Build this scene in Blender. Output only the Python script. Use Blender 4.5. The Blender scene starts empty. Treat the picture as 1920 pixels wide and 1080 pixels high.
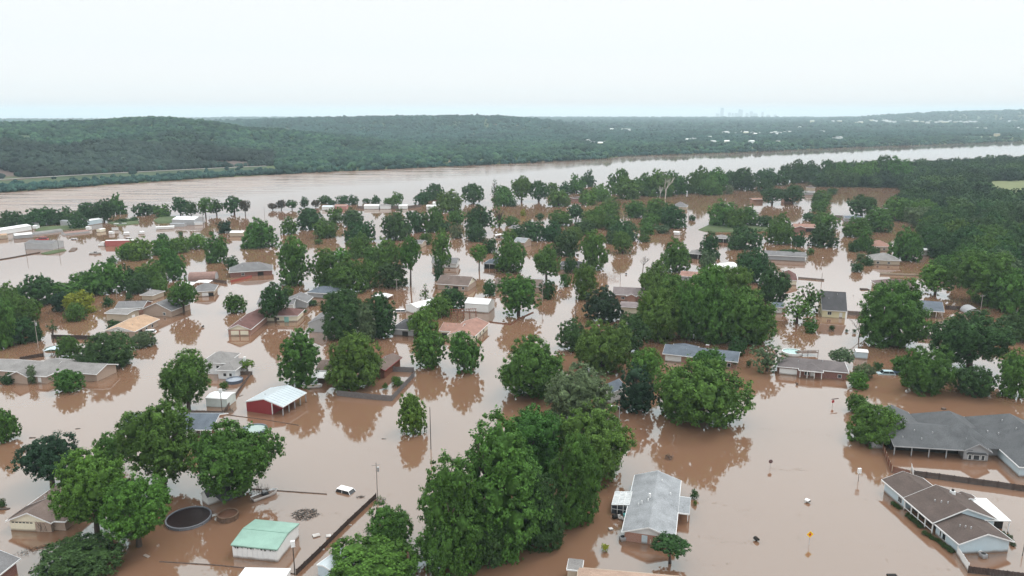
import bpy, bmesh, math, random
import numpy as np
from mathutils import Vector, Matrix
from math import pi, sin, cos, tan, atan, atan2, radians, sqrt

# ------------------------------------------------------------ camera, world, sun, exposure
scene = bpy.context.scene
C = scene.collection
CAM_H, PITCH, FOC = 70.0, radians(13.03), 1400.0
cam_d = bpy.data.cameras.new('camera'); cam = bpy.data.objects.new('camera', cam_d); C.objects.link(cam)
cam.location = (0, 0, CAM_H); cam.rotation_euler = (pi / 2 - PITCH, 0, 0)
cam_d.sensor_width = 36; cam_d.lens = 36 * FOC / 1920; cam_d.clip_start = 1; cam_d.clip_end = 90000
scene.camera = cam
SUN_EL, SUN_AZ = radians(58), radians(55)
world = bpy.data.worlds.new('World'); scene.world = world; world.use_nodes = True
nt = world.node_tree; nt.nodes.clear()
def N(tree, typ, **kw):
    n = tree.nodes.new(typ)
    for k, v in kw.items():
        if k.startswith('i_'):
            n.inputs[k[2:].replace('_', ' ')].default_value = v
        else: setattr(n, k, v)
    return n
sky = N(nt, 'ShaderNodeTexSky', sky_type='NISHITA', sun_disc=False, sun_elevation=SUN_EL, sun_rotation=SUN_AZ, dust_density=4.0)
tc = N(nt, 'ShaderNodeTexCoord'); sx = N(nt, 'ShaderNodeSeparateXYZ')
nt.links.new(tc.outputs['Generated'], sx.inputs[0])
ramp = N(nt, 'ShaderNodeValToRGB')          # overcast: darker at the horizon, brighter overhead; step above view raised for water reflections
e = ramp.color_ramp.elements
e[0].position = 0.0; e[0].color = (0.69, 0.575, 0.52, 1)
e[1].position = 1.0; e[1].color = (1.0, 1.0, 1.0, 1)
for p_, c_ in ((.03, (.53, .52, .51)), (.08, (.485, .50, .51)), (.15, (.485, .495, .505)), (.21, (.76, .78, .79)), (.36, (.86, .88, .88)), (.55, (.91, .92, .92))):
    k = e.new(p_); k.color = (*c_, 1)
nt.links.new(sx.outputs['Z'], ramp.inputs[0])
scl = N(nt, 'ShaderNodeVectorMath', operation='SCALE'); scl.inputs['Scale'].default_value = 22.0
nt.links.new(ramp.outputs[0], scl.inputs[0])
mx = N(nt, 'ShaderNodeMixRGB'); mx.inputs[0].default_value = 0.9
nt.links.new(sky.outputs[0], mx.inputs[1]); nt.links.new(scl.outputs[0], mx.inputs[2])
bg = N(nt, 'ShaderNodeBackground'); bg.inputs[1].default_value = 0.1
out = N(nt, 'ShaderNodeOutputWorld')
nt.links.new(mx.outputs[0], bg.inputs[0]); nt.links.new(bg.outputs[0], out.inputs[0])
sun_d = bpy.data.lights.new('sun', 'SUN'); sun_d.energy = 1.4; sun_d.angle = radians(16); sun_d.color = (1.0, 0.97, 0.92)
sun = bpy.data.objects.new('sun', sun_d); C.objects.link(sun)
sun.rotation_euler = (pi / 2 - SUN_EL, 0, pi - SUN_AZ)
scene.view_settings.view_transform = 'Standard'; scene.view_settings.look = 'None'
scene.view_settings.exposure = 0.0; scene.view_settings.gamma = 1.0; scene.view_settings.use_curve_mapping = False
scene.render.engine = 'CYCLES'
cy = scene.cycles
cy.use_denoising = True; cy.max_bounces = 6; cy.diffuse_bounces = 2; cy.glossy_bounces = 3; cy.transmission_bounces = 3
cy.transparent_max_bounces = 6; cy.volume_bounces = 0; cy.caustics_reflective = False; cy.caustics_refractive = False

# ------------------------------------------------------------ helpers
rng = random.Random(7); nrg = np.random.RandomState(11)
FWD = Vector((0, cos(PITCH), -sin(PITCH))); UP = Vector((0, sin(PITCH), cos(PITCH)))
def ray(px, py): return Vector(((px - 960) / FOC, 0, 0)) + UP * ((540 - py) / FOC) + FWD
def W(px, py, z=0.0):                       # where a sight line meets height z
    d = ray(px, py); t = (z - CAM_H) / d.z
    return Vector((0, 0, CAM_H)) + d * t
def PX(p):                                  # point -> pixel
    d = Vector(p) - Vector((0, 0, CAM_H)); f = d.dot(FWD)
    return 960 + FOC * d.x / f, 540 - FOC * d.dot(UP) / f
def ppm(y): return FOC / W(960, y).dot(FWD) if False else FOC / (W(960, y) - Vector((0, 0, CAM_H))).dot(FWD)
def tag(o, label=None, cat=None, group=None, kind=None):
    if label: o['label'] = label
    if cat: o['category'] = cat
    if group: o['group'] = group
    if kind: o['kind'] = kind
    return o
def empty(name, loc=(0, 0, 0), rz=0.0):
    o = bpy.data.objects.new(name, None); C.objects.link(o); o.location = loc; o.rotation_euler = (0, 0, rz)
    o.empty_display_size = 0.5
    return o
def link(name, me, parent=None, loc=None, rz=0.0, scale=None):
    o = bpy.data.objects.new(name, me); C.objects.link(o)
    if parent: o.parent = parent
    if loc is not None: o.location = loc
    o.rotation_euler = (0, 0, rz)
    if scale is not None: o.scale = scale
    return o
def npmesh(name, V, F, mats=(), smooth=False, mi=None):
    V = np.asarray(V, dtype=np.float32); me = bpy.data.meshes.new(name)
    if isinstance(F, np.ndarray):
        n, k = F.shape
        me.vertices.add(len(V)); me.vertices.foreach_set('co', V.ravel())
        me.loops.add(n * k); me.loops.foreach_set('vertex_index', F.ravel().astype(np.int32))
        me.polygons.add(n); me.polygons.foreach_set('loop_start', np.arange(0, n * k, k, dtype=np.int32))
        me.polygons.foreach_set('loop_total', np.full(n, k, dtype=np.int32))
    else: me.from_pydata([tuple(v) for v in V], [], F)
    for m in mats: me.materials.append(m)
    if mi is not None: me.polygons.foreach_set('material_index', np.asarray(mi, dtype=np.int32))
    if smooth: me.polygons.foreach_set('use_smooth', np.ones(len(me.polygons), dtype=bool))
    me.update(calc_edges=True); me.validate(); return me
class MB:
    def __init__(s): s.v = []; s.f = []
    def add(s, vs, fs):
        b = len(s.v); s.v += [tuple(v) for v in vs]; s.f += [tuple(i + b for i in f) for f in fs]; return s
    def box(s, x0, y0, z0, x1, y1, z1):
        return s.add([(x0,y0,z0),(x1,y0,z0),(x1,y1,z0),(x0,y1,z0),(x0,y0,z1),(x1,y0,z1),(x1,y1,z1),(x0,y1,z1)],
                     [(0,3,2,1),(4,5,6,7),(0,1,5,4),(1,2,6,5),(2,3,7,6),(3,0,4,7)])
    def prism(s, prof, a, b, axis='x'):     # prof (t,z) extruded along axis from a to b
        n = len(prof)
        f = (lambda t, z, w: (w, t, z)) if axis == 'x' else (lambda t, z, w: (t, w, z))
        vs = [f(t, z, a) for t, z in prof] + [f(t, z, b) for t, z in prof]
        fs = [tuple(range(n)), tuple(range(2*n-1, n-1, -1))] + [(i, i + n, (i+1) % n + n, (i+1) % n) for i in range(n)]
        return s.add(vs, fs)
    def tube(s, pts, rad, n=7, cap=True):
        pts = [Vector(p) for p in pts]; rings = []
        for i, p in enumerate(pts):
            d = (pts[min(i+1, len(pts)-1)] - pts[max(i-1, 0)]).normalized()
            a = d.cross(Vector((0, 0, 1)) if abs(d.z) < .9 else Vector((1, 0, 0))).normalized(); b = d.cross(a)
            rings.append([p + (a * cos(2*pi*k/n) + b * sin(2*pi*k/n)) * rad[i] for k in range(n)])
        vs = [v for r in rings for v in r]; fs = []
        for i in range(len(pts) - 1):
            for k in range(n): fs.append((i*n+k, i*n+(k+1) % n, (i+1)*n+(k+1) % n, (i+1)*n+k))
        if cap: fs += [tuple(range(n-1, -1, -1)), tuple(range((len(pts)-1)*n, len(pts)*n))]
        return s.add(vs, fs)
    def mesh(s, name, mat, smooth=False):
        me = bpy.data.meshes.new(name); me.from_pydata(s.v, [], s.f)
        bm = bmesh.new(); bm.from_mesh(me); bmesh.ops.recalc_face_normals(bm, faces=bm.faces); bm.to_mesh(me); bm.free()
        me.materials.append(mat)
        if smooth: me.polygons.foreach_set('use_smooth', [True] * len(me.polygons))
        return me
    def build(s, name, mat, parent=None, smooth=False, **kw): return link(name, s.mesh(name, mat, smooth), parent, **kw)

# ------------------------------------------------------------ materials
_M = {}
def pmat(name, col, rough=0.8, spec=0.3, var=0.12, nscale=0.6, metal=0.0, stretch=(1, 1, 1), fine=0.06, stain=False):
    if name in _M: return _M[name]
    m = bpy.data.materials.new(name); m.use_nodes = True; t = m.node_tree; b = t.nodes['Principled BSDF']
    b.inputs['Roughness'].default_value = rough; b.inputs['Specular IOR Level'].default_value = spec
    b.inputs['Metallic'].default_value = metal
    tcn = N(t, 'ShaderNodeTexCoord'); mp = N(t, 'ShaderNodeMapping'); mp.inputs['Scale'].default_value = stretch
    oi = N(t, 'ShaderNodeObjectInfo'); ad = N(t, 'ShaderNodeVectorMath', operation='ADD')
    t.links.new(tcn.outputs['Object'], ad.inputs[0]); t.links.new(oi.outputs['Location'], ad.inputs[1])
    t.links.new(ad.outputs[0], mp.inputs[0])
    n1 = N(t, 'ShaderNodeTexNoise'); n1.inputs['Scale'].default_value = nscale; n1.inputs['Detail'].default_value = 4
    n2 = N(t, 'ShaderNodeTexNoise'); n2.inputs['Scale'].default_value = nscale * 12; n2.inputs['Detail'].default_value = 2
    t.links.new(mp.outputs[0], n1.inputs[0]); t.links.new(mp.outputs[0], n2.inputs[0])
    a = N(t, 'ShaderNodeMath', operation='MULTIPLY_ADD'); a.inputs[1].default_value = var * 4; a.inputs[2].default_value = 1 - var * 2
    c = N(t, 'ShaderNodeMath', operation='MULTIPLY_ADD'); c.inputs[1].default_value = fine * 6; c.inputs[2].default_value = -fine * 3
    t.links.new(n1.outputs[0], a.inputs[0]); t.links.new(n2.outputs[0], c.inputs[0])
    s = N(t, 'ShaderNodeMath', operation='ADD'); t.links.new(a.outputs[0], s.inputs[0]); t.links.new(c.outputs[0], s.inputs[1])
    v = N(t, 'ShaderNodeVectorMath', operation='SCALE'); v.inputs[0].default_value = col
    t.links.new(v.outputs[0], b.inputs['Base Color']); t.links.new(s.outputs[0], v.inputs['Scale'])
    if stain:                                # silt line left just above the water
        sp = N(t, 'ShaderNodeSeparateXYZ'); t.links.new(tcn.outputs['Object'], sp.inputs[0])
        r_ = N(t, 'ShaderNodeMapRange'); r_.inputs[1].default_value = .12; r_.inputs[2].default_value = .5; r_.inputs[3].default_value = .85; r_.inputs[4].default_value = 0
        w_ = N(t, 'ShaderNodeMath', operation='MULTIPLY_ADD'); w_.inputs[1].default_value = -.5; t.links.new(n1.outputs[0], w_.inputs[0]); t.links.new(sp.outputs[2], w_.inputs[2]); a_ = N(t, 'ShaderNodeMath', operation='ADD'); a_.inputs[1].default_value = .25; t.links.new(w_.outputs[0], a_.inputs[0])
        t.links.new(a_.outputs[0], r_.inputs[0]); x = N(t, 'ShaderNodeMixRGB'); x.inputs[2].default_value = (.15, .10, .07, 1); t.links.new(r_.outputs[0], x.inputs[0]); t.links.new(v.outputs[0], x.inputs[1]); t.links.new(x.outputs[0], b.inputs['Base Color'])
    _M[name] = m; return m
def brickmat(name, c1, c2, mort=(.35, .32, .3)):
    if name in _M: return _M[name]
    m = pmat(name, c1, .9, .2); t = m.node_tree; b = t.nodes['Principled BSDF']
    br = N(t, 'ShaderNodeTexBrick'); br.inputs['Color1'].default_value = (*c1, 1); br.inputs['Color2'].default_value = (*c2, 1)
    br.inputs['Mortar'].default_value = (*mort, 1); br.inputs['Scale'].default_value = 4.0; br.inputs['Mortar Size'].default_value = .015
    tcn = N(t, 'ShaderNodeTexCoord'); mp = N(t, 'ShaderNodeMapping'); mp.inputs['Rotation'].default_value = (pi/2, 0, 0.0)
    sep = N(t, 'ShaderNodeSeparateXYZ'); cmb = N(t, 'ShaderNodeCombineXYZ'); ad = N(t, 'ShaderNodeMath', operation='ADD')
    t.links.new(tcn.outputs['Object'], sep.inputs[0]); t.links.new(sep.outputs[0], ad.inputs[0]); t.links.new(sep.outputs[1], ad.inputs[1])
    t.links.new(ad.outputs[0], cmb.inputs[0]); t.links.new(sep.outputs[2], cmb.inputs[1])
    t.links.new(cmb.outputs[0], br.inputs['Vector']); t.links.new(br.outputs[0], b.inputs['Base Color'])
    return m
def shingle(name, col):                     # asphalt shingle: mottled courses
    return pmat('shingle_' + name, col, .95, .15, var=.20, nscale=.45, fine=.16)
GLASS = pmat('dark_glass', (.02, .025, .03), .08, .6, 0)
WHITE = pmat('white_paint', (.68, .70, .70), .6, .3, .06, stain=True)
CREAM = pmat('cream_paint', (.66, .63, .50), .7, .3, .05, stain=True)
BLUEW = pmat('pale_blue_siding', (.44, .54, .59), .7, .3, .05, stain=True)
GREYW = pmat('grey_siding', (.30, .31, .32), .8, .2, .08, stain=True)
TAN = pmat('tan_siding', (.42, .36, .28), .8, .2, .08, stain=True)
DARK = pmat('dark_parts_and_shade', (.03, .028, .026), .9, .1)  # for black parts, and as painted shade in openings and porches
TIMBER = pmat('weathered_timber', (.13, .10, .085), .95, .1, .2, 2.0)
DTIMBER = pmat('dark_timber', (.060, .045, .040), .95, .1, .2, 2.0)
RTIMBER = pmat('reddish_timber', (.17, .075, .05), .95, .1, .2, 2.0)
METAL = pmat('galvanised_metal', (.42, .43, .44), .45, .5, .08, 1.0, .4)
WMETAL = pmat('white_metal_sheet', (.64, .66, .66), .4, .5, .06, .5)
BRICK = brickmat('red_brown_brick', (.27, .13, .09), (.33, .18, .13))
BRICKD = brickmat('dark_red_brick', (.16, .06, .045), (.22, .09, .07))
BRICKT = brickmat('tan_brick', (.30, .22, .17), (.36, .28, .22))
BARK = pmat('bark', (.075, .06, .05), .95, .1, .2, 3.0)
PBARK = pmat('pale_bark', (.45, .42, .38), .95, .1, .2, 3.0)
def leafmat():
    m = bpy.data.materials.new('leaf'); m.use_nodes = True; t = m.node_tree; t.nodes.clear()
    oi = N(t, 'ShaderNodeObjectInfo'); tcn = N(t, 'ShaderNodeTexCoord')
    ad = N(t, 'ShaderNodeVectorMath', operation='ADD'); t.links.new(tcn.outputs['Object'], ad.inputs[0]); t.links.new(oi.outputs['Location'], ad.inputs[1])
    n1 = N(t, 'ShaderNodeTexNoise'); n1.inputs['Scale'].default_value = 3.0; n1.inputs['Detail'].default_value = 5
    t.links.new(ad.outputs[0], n1.inputs[0])
    mr = N(t, 'ShaderNodeMapRange'); mr.inputs[1].default_value = .3; mr.inputs[2].default_value = .7; mr.inputs[3].default_value = .62; mr.inputs[4].default_value = 1.38
    t.links.new(n1.outputs[0], mr.inputs[0])
    sc = N(t, 'ShaderNodeVectorMath', operation='SCALE'); t.links.new(oi.outputs['Color'], sc.inputs[0]); t.links.new(mr.outputs[0], sc.inputs['Scale'])
    n9 = N(t, 'ShaderNodeTexNoise'); n9.inputs['Scale'].default_value = 11.0; n9.inputs['Detail'].default_value = 3; t.links.new(ad.outputs[0], n9.inputs[0])
    m9 = N(t, 'ShaderNodeMapRange'); m9.inputs[1].default_value = .33; m9.inputs[2].default_value = .67; m9.inputs[3].default_value = .6; m9.inputs[4].default_value = 1.4; t.links.new(n9.outputs[0], m9.inputs[0])
    s9 = N(t, 'ShaderNodeVectorMath', operation='SCALE'); t.links.new(sc.outputs[0], s9.inputs[0]); t.links.new(m9.outputs[0], s9.inputs['Scale']); sc = s9
    hs = N(t, 'ShaderNodeHueSaturation'); t.links.new(sc.outputs[0], hs.inputs['Color'])
    mh = N(t, 'ShaderNodeMapRange'); mh.inputs[3].default_value = .485; mh.inputs[4].default_value = .515; t.links.new(oi.outputs['Random'], mh.inputs[0]); t.links.new(mh.outputs[0], hs.inputs['Hue'])
    d = N(t, 'ShaderNodeBsdfPrincipled'); d.inputs['Roughness'].default_value = .7; d.inputs['Specular IOR Level'].default_value = .10
    tr = N(t, 'ShaderNodeBsdfTranslucent'); ms = N(t, 'ShaderNodeMixShader'); ms.inputs[0].default_value = .16
    t.links.new(hs.outputs[0], d.inputs['Base Color']); t.links.new(hs.outputs[0], tr.inputs[0])
    t.links.new(d.outputs[0], ms.inputs[1]); t.links.new(tr.outputs[0], ms.inputs[2])
    o = N(t, 'ShaderNodeOutputMaterial'); t.links.new(ms.outputs[0], o.inputs[0]); return m
LEAF = leafmat()
LCOL = {'g': (.064, .132, .026), 'd': (.038, .084, .026), 'b': (.023, .050, .024), 'l': (.078, .165, .028),
        'y': (.210, .240, .030), 'o': (.090, .130, .062), 'r': (.075, .060, .042)}
LNAME = {'g': 'green', 'd': 'dark green', 'b': 'very dark', 'l': 'light green', 'y': 'yellow-green', 'o': 'grey-green', 'r': 'reddish'}

# ------------------------------------------------------------ haze
def hazebox():
    m = bpy.data.materials.new('haze_air'); m.use_nodes = True; t = m.node_tree; t.nodes.clear()
    v = N(t, 'ShaderNodeVolumePrincipled'); v.inputs['Color'].default_value = (.70, .89, .98, 1); v.inputs['Density'].default_value = HAZE
    o = N(t, 'ShaderNodeOutputMaterial'); t.links.new(v.outputs[0], o.inputs['Volume'])
    b = MB().box(-19000, -1500, -9, 19000, 25000, 232); o = b.build('haze', m); tag(o, kind='stuff')
HAZE = 0.000115
hazebox()
# ------------------------------------------------------------ terrain beyond the river
SHORE = [(-900, 430), (-400, 392), (0, 362), (200, 347), (400, 334), (600, 323), (800, 314), (1000, 305), (1140, 297), (1155, 293), (1400, 285), (1600, 276), (1750, 271), (1920, 265), (2300, 255), (2900, 246)]
def interp(tab, x):
    return float(np.interp(x, [a for a, b in tab], [b for a, b in tab]))
def shore(px): return W(px, interp(SHORE, px), 0)
def hz(py, Y): return CAM_H + Y * tan(atan((540 - py) / FOC) - PITCH)      # height of sight line py at distance Y
BLUFF = [(-900, 262), (0, 268), (120, 282), (200, 270), (400, 282), (480, 288), (600, 292), (750, 302), (900, 999), (3000, 999)]
R1 = [(-900, 246), (0, 238), (120, 236), (200, 233), (250, 229), (290, 227), (350, 230), (400, 236), (470, 248), (520, 250), (600, 260), (680, 270), (760, 283), (850, 298), (900, 999), (3000, 999)]
R2 = [(-900, 236), (300, 236), (380, 234), (450, 231), (560, 226), (700, 223), (850, 221), (940, 222), (1000, 227), (1050, 234), (1120, 244), (1200, 999), (3000, 999)]
R3 = [(-900, 224), (1030, 224), (1100, 224), (1200, 225), (1300, 226), (1450, 226), (1600, 224), (1660, 218), (1760, 213), (1850, 211), (1920, 209), (2400, 206), (2900, 206)]
def plain(Y): return 3.5 + 30 * max(0, min(1, (Y - 1500) / 6500)) ** 1.2
def profile(px):                            # control points (Y, z) going away from the bank in this column
    s = shore(px); Ys = s.y; g = [(Ys - 4, -1.2), (Ys + 6, .6), (Ys + 30, 3.2)]
    lo = lambda Y: plain(Y)
    Yt = Ys + 95; g.append((Yt, 4.5))
    pb = interp(BLUFF, px); Yb = Ys + (235 if px < 700 else 300); zb = hz(pb, Yb) if pb < 600 else lo(Yb)
    w = max(0, min(1, (900 - px) / 150)); zb = max(lo(Yb), hz(min(pb, 310), Yb) * w + lo(Yb) * (1 - w)); g.append((Yb, zb))
    Y1 = max(Yb + 150, 1480.0); p1 = min(interp(R1, px), 300); z1 = max(lo(Y1), hz(p1, Y1) * w + lo(Y1) * (1 - w) ); g.append((Y1, z1))
    w2 = max(0, min(1, (1190 - px) / 120))
    if Y1 < 2000: g.append((2050, max(lo(2050), (z1 * .35 + 5))))
    Y2 = max(3000, Y1 + 400); p2 = min(interp(R2, px), 250); g.append((Y2, max(lo(Y2), hz(p2, Y2) * w2 + lo(Y2) * (1 - w2))))
    g.append((max(4300, Y2 + 500), lo(4300)))
    g.append((6200, max(lo(6200), hz(interp(R3, px), 6200)) if px > 1550 else lo(6200)))
    wl = max(0, min(1, (px - 180) / 260)); g.append((8200, 3 + 31 * wl)); g.append((9500, 1 + 31 * wl)); g.append((24500, 1 + 31 * wl))
    return g
_pc = {}
def tz(px, Y):
    k = round(px / 10)
    if k not in _pc:
        g = profile(k * 10); _pc[k] = (np.array([a for a, b in g]), np.array([b for a, b in g]))
    a, b = _pc[k]; i = int(np.clip(np.searchsorted(a, Y) - 1, 0, len(a) - 2)); t = min(1, max(0, (Y - a[i]) / (a[i+1] - a[i])))
    if i >= 3: t = t * t * (3 - 2 * t) if b[i+1] != b[i] else t
    return float(b[i] + (b[i+1] - b[i]) * t)
def column_x(px, Y): # px column at ground distance Y, height ~0
    return (px - 960) / FOC * (Y * cos(PITCH) + CAM_H * sin(PITCH))
cols = np.arange(-900, 2901, 20); rows = 92
V = []; F = []; RK = []
for ci, px in enumerate(cols):
    Ys = shore(px).y - 4
    for r in range(rows):
        t = r / (rows - 1); Y = Ys + 8 * r + (9500 - Ys - 8 * (rows - 1)) * t ** 2.6 if r < rows - 1 else 9500
        z = tz(px, Y); x = column_x(px, Y)
        if Y > Ys + 60: z += 2.2 * math.sin(x * .011 + Y * .006) * math.sin(Y * .009 - x * .004) * min(1, (Y - Ys - 60) / 300)
        V.append((x, Y, z)); g_ = profile(px); RK.append(1.0 if px < 520 and g_[3][0] + 8 < Y < g_[4][0] + 10 else 0.0)
for ci in range(len(cols) - 1):
    for r in range(rows - 1):
        a = ci * rows + r; F.append((a, a + rows, a + rows + 1, a + 1))
gm = pmat('far_ground', (.075, .105, .045), .95, .1, .25, .012, fine=.1)
def add_patches(m, c2, lo, hi, sc):
    t = m.node_tree; b = t.nodes['Principled BSDF']; l = b.inputs['Base Color'].links[0].from_socket
    tcn = N(t, 'ShaderNodeTexCoord'); n = N(t, 'ShaderNodeTexNoise'); n.inputs['Scale'].default_value = sc; n.inputs['Detail'].default_value = 3
    t.links.new(tcn.outputs['Object'], n.inputs[0]); mr = N(t, 'ShaderNodeMapRange'); mr.inputs[1].default_value = lo; mr.inputs[2].default_value = hi
    t.links.new(n.outputs[0], mr.inputs[0]); x = N(t, 'ShaderNodeMixRGB'); t.links.new(mr.outputs[0], x.inputs[0]); t.links.new(l, x.inputs[1]); x.inputs[2].default_value = (*c2, 1)
    t.links.new(x.outputs[0], b.inputs['Base Color'])
add_patches(gm, (.17, .12, .09), .56, .68, .012)
me = npmesh('terrain', V, np.array(F), [gm], smooth=True); at = me.attributes.new('rock', 'FLOAT', 'POINT'); at.data.foreach_set('value', RK)
t = gm.node_tree; b = t.nodes['Principled BSDF']; l = b.inputs['Base Color'].links[0].from_socket; ra = N(t, 'ShaderNodeAttribute', attribute_name='rock')
x_ = N(t, 'ShaderNodeMixRGB'); x_.inputs[2].default_value = (.11, .085, .078, 1); t.links.new(ra.outputs['Fac'], x_.inputs[0]); t.links.new(l, x_.inputs[1]); t.links.new(x_.outputs[0], b.inputs['Base Color'])
tag(link('terrain', me), kind='structure')
# river bed under everything, so the ground goes on below the water
tag(MB().box(-9000, -1400, -7, 9000, 9300, -6).build('ground', pmat('river_bed', (.14, .09, .06), .95, .1)), kind='structure')

# ------------------------------------------------------------ water
def watermat():
    m = bpy.data.materials.new('muddy_water'); m.use_nodes = True; t = m.node_tree; b = t.nodes['Principled BSDF']
    b.inputs['IOR'].default_value = 2.08; b.inputs['Specular Tint'].default_value = (.66, .94, 1.0, 1)
    tcn = N(t, 'ShaderNodeTexCoord'); fl = N(t, 'ShaderNodeAttribute', attribute_name='flow')
    n0 = N(t, 'ShaderNodeTexNoise'); n0.inputs['Scale'].default_value = .016; n0.inputs['Detail'].default_value = 5; t.links.new(tcn.outputs['Object'], n0.inputs[0])
    cr = N(t, 'ShaderNodeMixRGB'); cr.inputs[1].default_value = (.165, .090, .056, 1); cr.inputs[2].default_value = (.200, .114, .072, 1)
    t.links.new(n0.outputs[0], cr.inputs[0])
    # current streaks on the river
    mp = N(t, 'ShaderNodeMapping'); mp.inputs['Rotation'].default_value = (0, 0, radians(-22)); mp.inputs['Scale'].default_value = (.010, .085, 1)
    t.links.new(tcn.outputs['Object'], mp.inputs[0])
    n1 = N(t, 'ShaderNodeTexNoise'); n1.inputs['Scale'].default_value = 1.0; n1.inputs['Detail'].default_value = 6; n1.inputs['Roughness'].default_value = .65
    t.links.new(mp.outputs[0], n1.inputs[0])
    st = N(t, 'ShaderNodeMapRange'); st.inputs[1].default_value = .36; st.inputs[2].default_value = .56; t.links.new(n1.outputs[0], st.inputs[0])
    fm = N(t, 'ShaderNodeMath', operation='MULTIPLY'); t.links.new(st.outputs[0], fm.inputs[0]); t.links.new(fl.outputs['Fac'], fm.inputs[1])
    rr = N(t, 'ShaderNodeMath', operation='MULTIPLY_ADD'); rr.inputs[1].default_value = .38; rr.inputs[2].default_value = .035
    t.links.new(fm.outputs[0], rr.inputs[0]); t.links.new(rr.outputs[0], b.inputs['Roughness'])
    sl = N(t, 'ShaderNodeMath', operation='MULTIPLY_ADD'); sl.inputs[1].default_value = -.20; sl.inputs[2].default_value = .5
    t.links.new(fm.outputs[0], sl.inputs[0]); t.links.new(sl.outputs[0], b.inputs['Specular IOR Level'])
    t.links.new(cr.outputs[0], b.inputs['Base Color'])
    n2 = N(t, 'ShaderNodeTexNoise'); n2.inputs['Scale'].default_value = .8; n2.inputs['Detail'].default_value = 3; t.links.new(tcn.outputs['Object'], n2.inputs[0])
    n3 = N(t, 'ShaderNodeTexNoise'); n3.inputs['Scale'].default_value = .12; n3.inputs['Detail'].default_value = 4; t.links.new(mp.outputs[0], n3.inputs[0]); n3.inputs['Scale'].default_value = 2.0
    h = N(t, 'ShaderNodeMath', operation='MULTIPLY'); t.links.new(n3.outputs[0], h.inputs[0]); t.links.new(fl.outputs['Fac'], h.inputs[1])
    h2 = N(t, 'ShaderNodeMath', operation='MULTIPLY_ADD'); h2.inputs[1].default_value = .6; t.links.new(h.outputs[0], h2.inputs[0])
    h3 = N(t, 'ShaderNodeMath', operation='MULTIPLY'); h3.inputs[1].default_value = .014; t.links.new(n2.outputs[0], h3.inputs[0]); t.links.new(h3.outputs[0], h2.inputs[2])
    bp = N(t, 'ShaderNodeBump'); bp.inputs['Strength'].default_value = .5; bp.inputs['Distance'].default_value = 1.0
    t.links.new(h2.outputs[0], bp.inputs['Height']); t.links.new(bp.outputs[0], b.inputs['Normal'])
    return m
wcols = np.arange(-900, 2901, 40); V = []; F = []; A = []; nr = 40
for px in wcols:
    s = shore(px)
    for r in range(nr):
        t = r / (nr - 1); Y = 60 + (s.y + 8 - 60) * t ** 1.2
        V.append((column_x(px, Y), Y, 0)); d = (s.y - Y)
        left = interp([(-900, 1), (500, 1), (800, .75), (1100, .35), (1500, .22), (2900, .2)], px)
        wide = interp([(-900, 260), (0, 240), (400, 200), (900, 190), (1200, 120), (2900, 60)], px)
        A.append(left * max(0, min(1, (wide * 1.3 - d) / (wide * .7))))
base = len(V); 
for ci in range(len(wcols) - 1):
    for r in range(nr - 1):
        a = ci * nr + r; F.append((a, a + nr, a + nr + 1, a + 1))
# near apron under and behind the camera
V += [(-2500, -1300, 0), (2500, -1300, 0), (column_x(2900, 60), 60, 0), (column_x(-900, 60), 60, 0)]; A += [0] * 4
row0 = [ci * nr for ci in range(len(wcols))]
F2 = [tuple(f) for f in F] + [tuple([base, base + 1] + row0[::-1])]
me = npmesh('flood_water', V, F2, [watermat()]); at = me.attributes.new('flow', 'FLOAT', 'POINT'); at.data.foreach_set('value', A)
tag(link('water', me), kind='structure')

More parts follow.
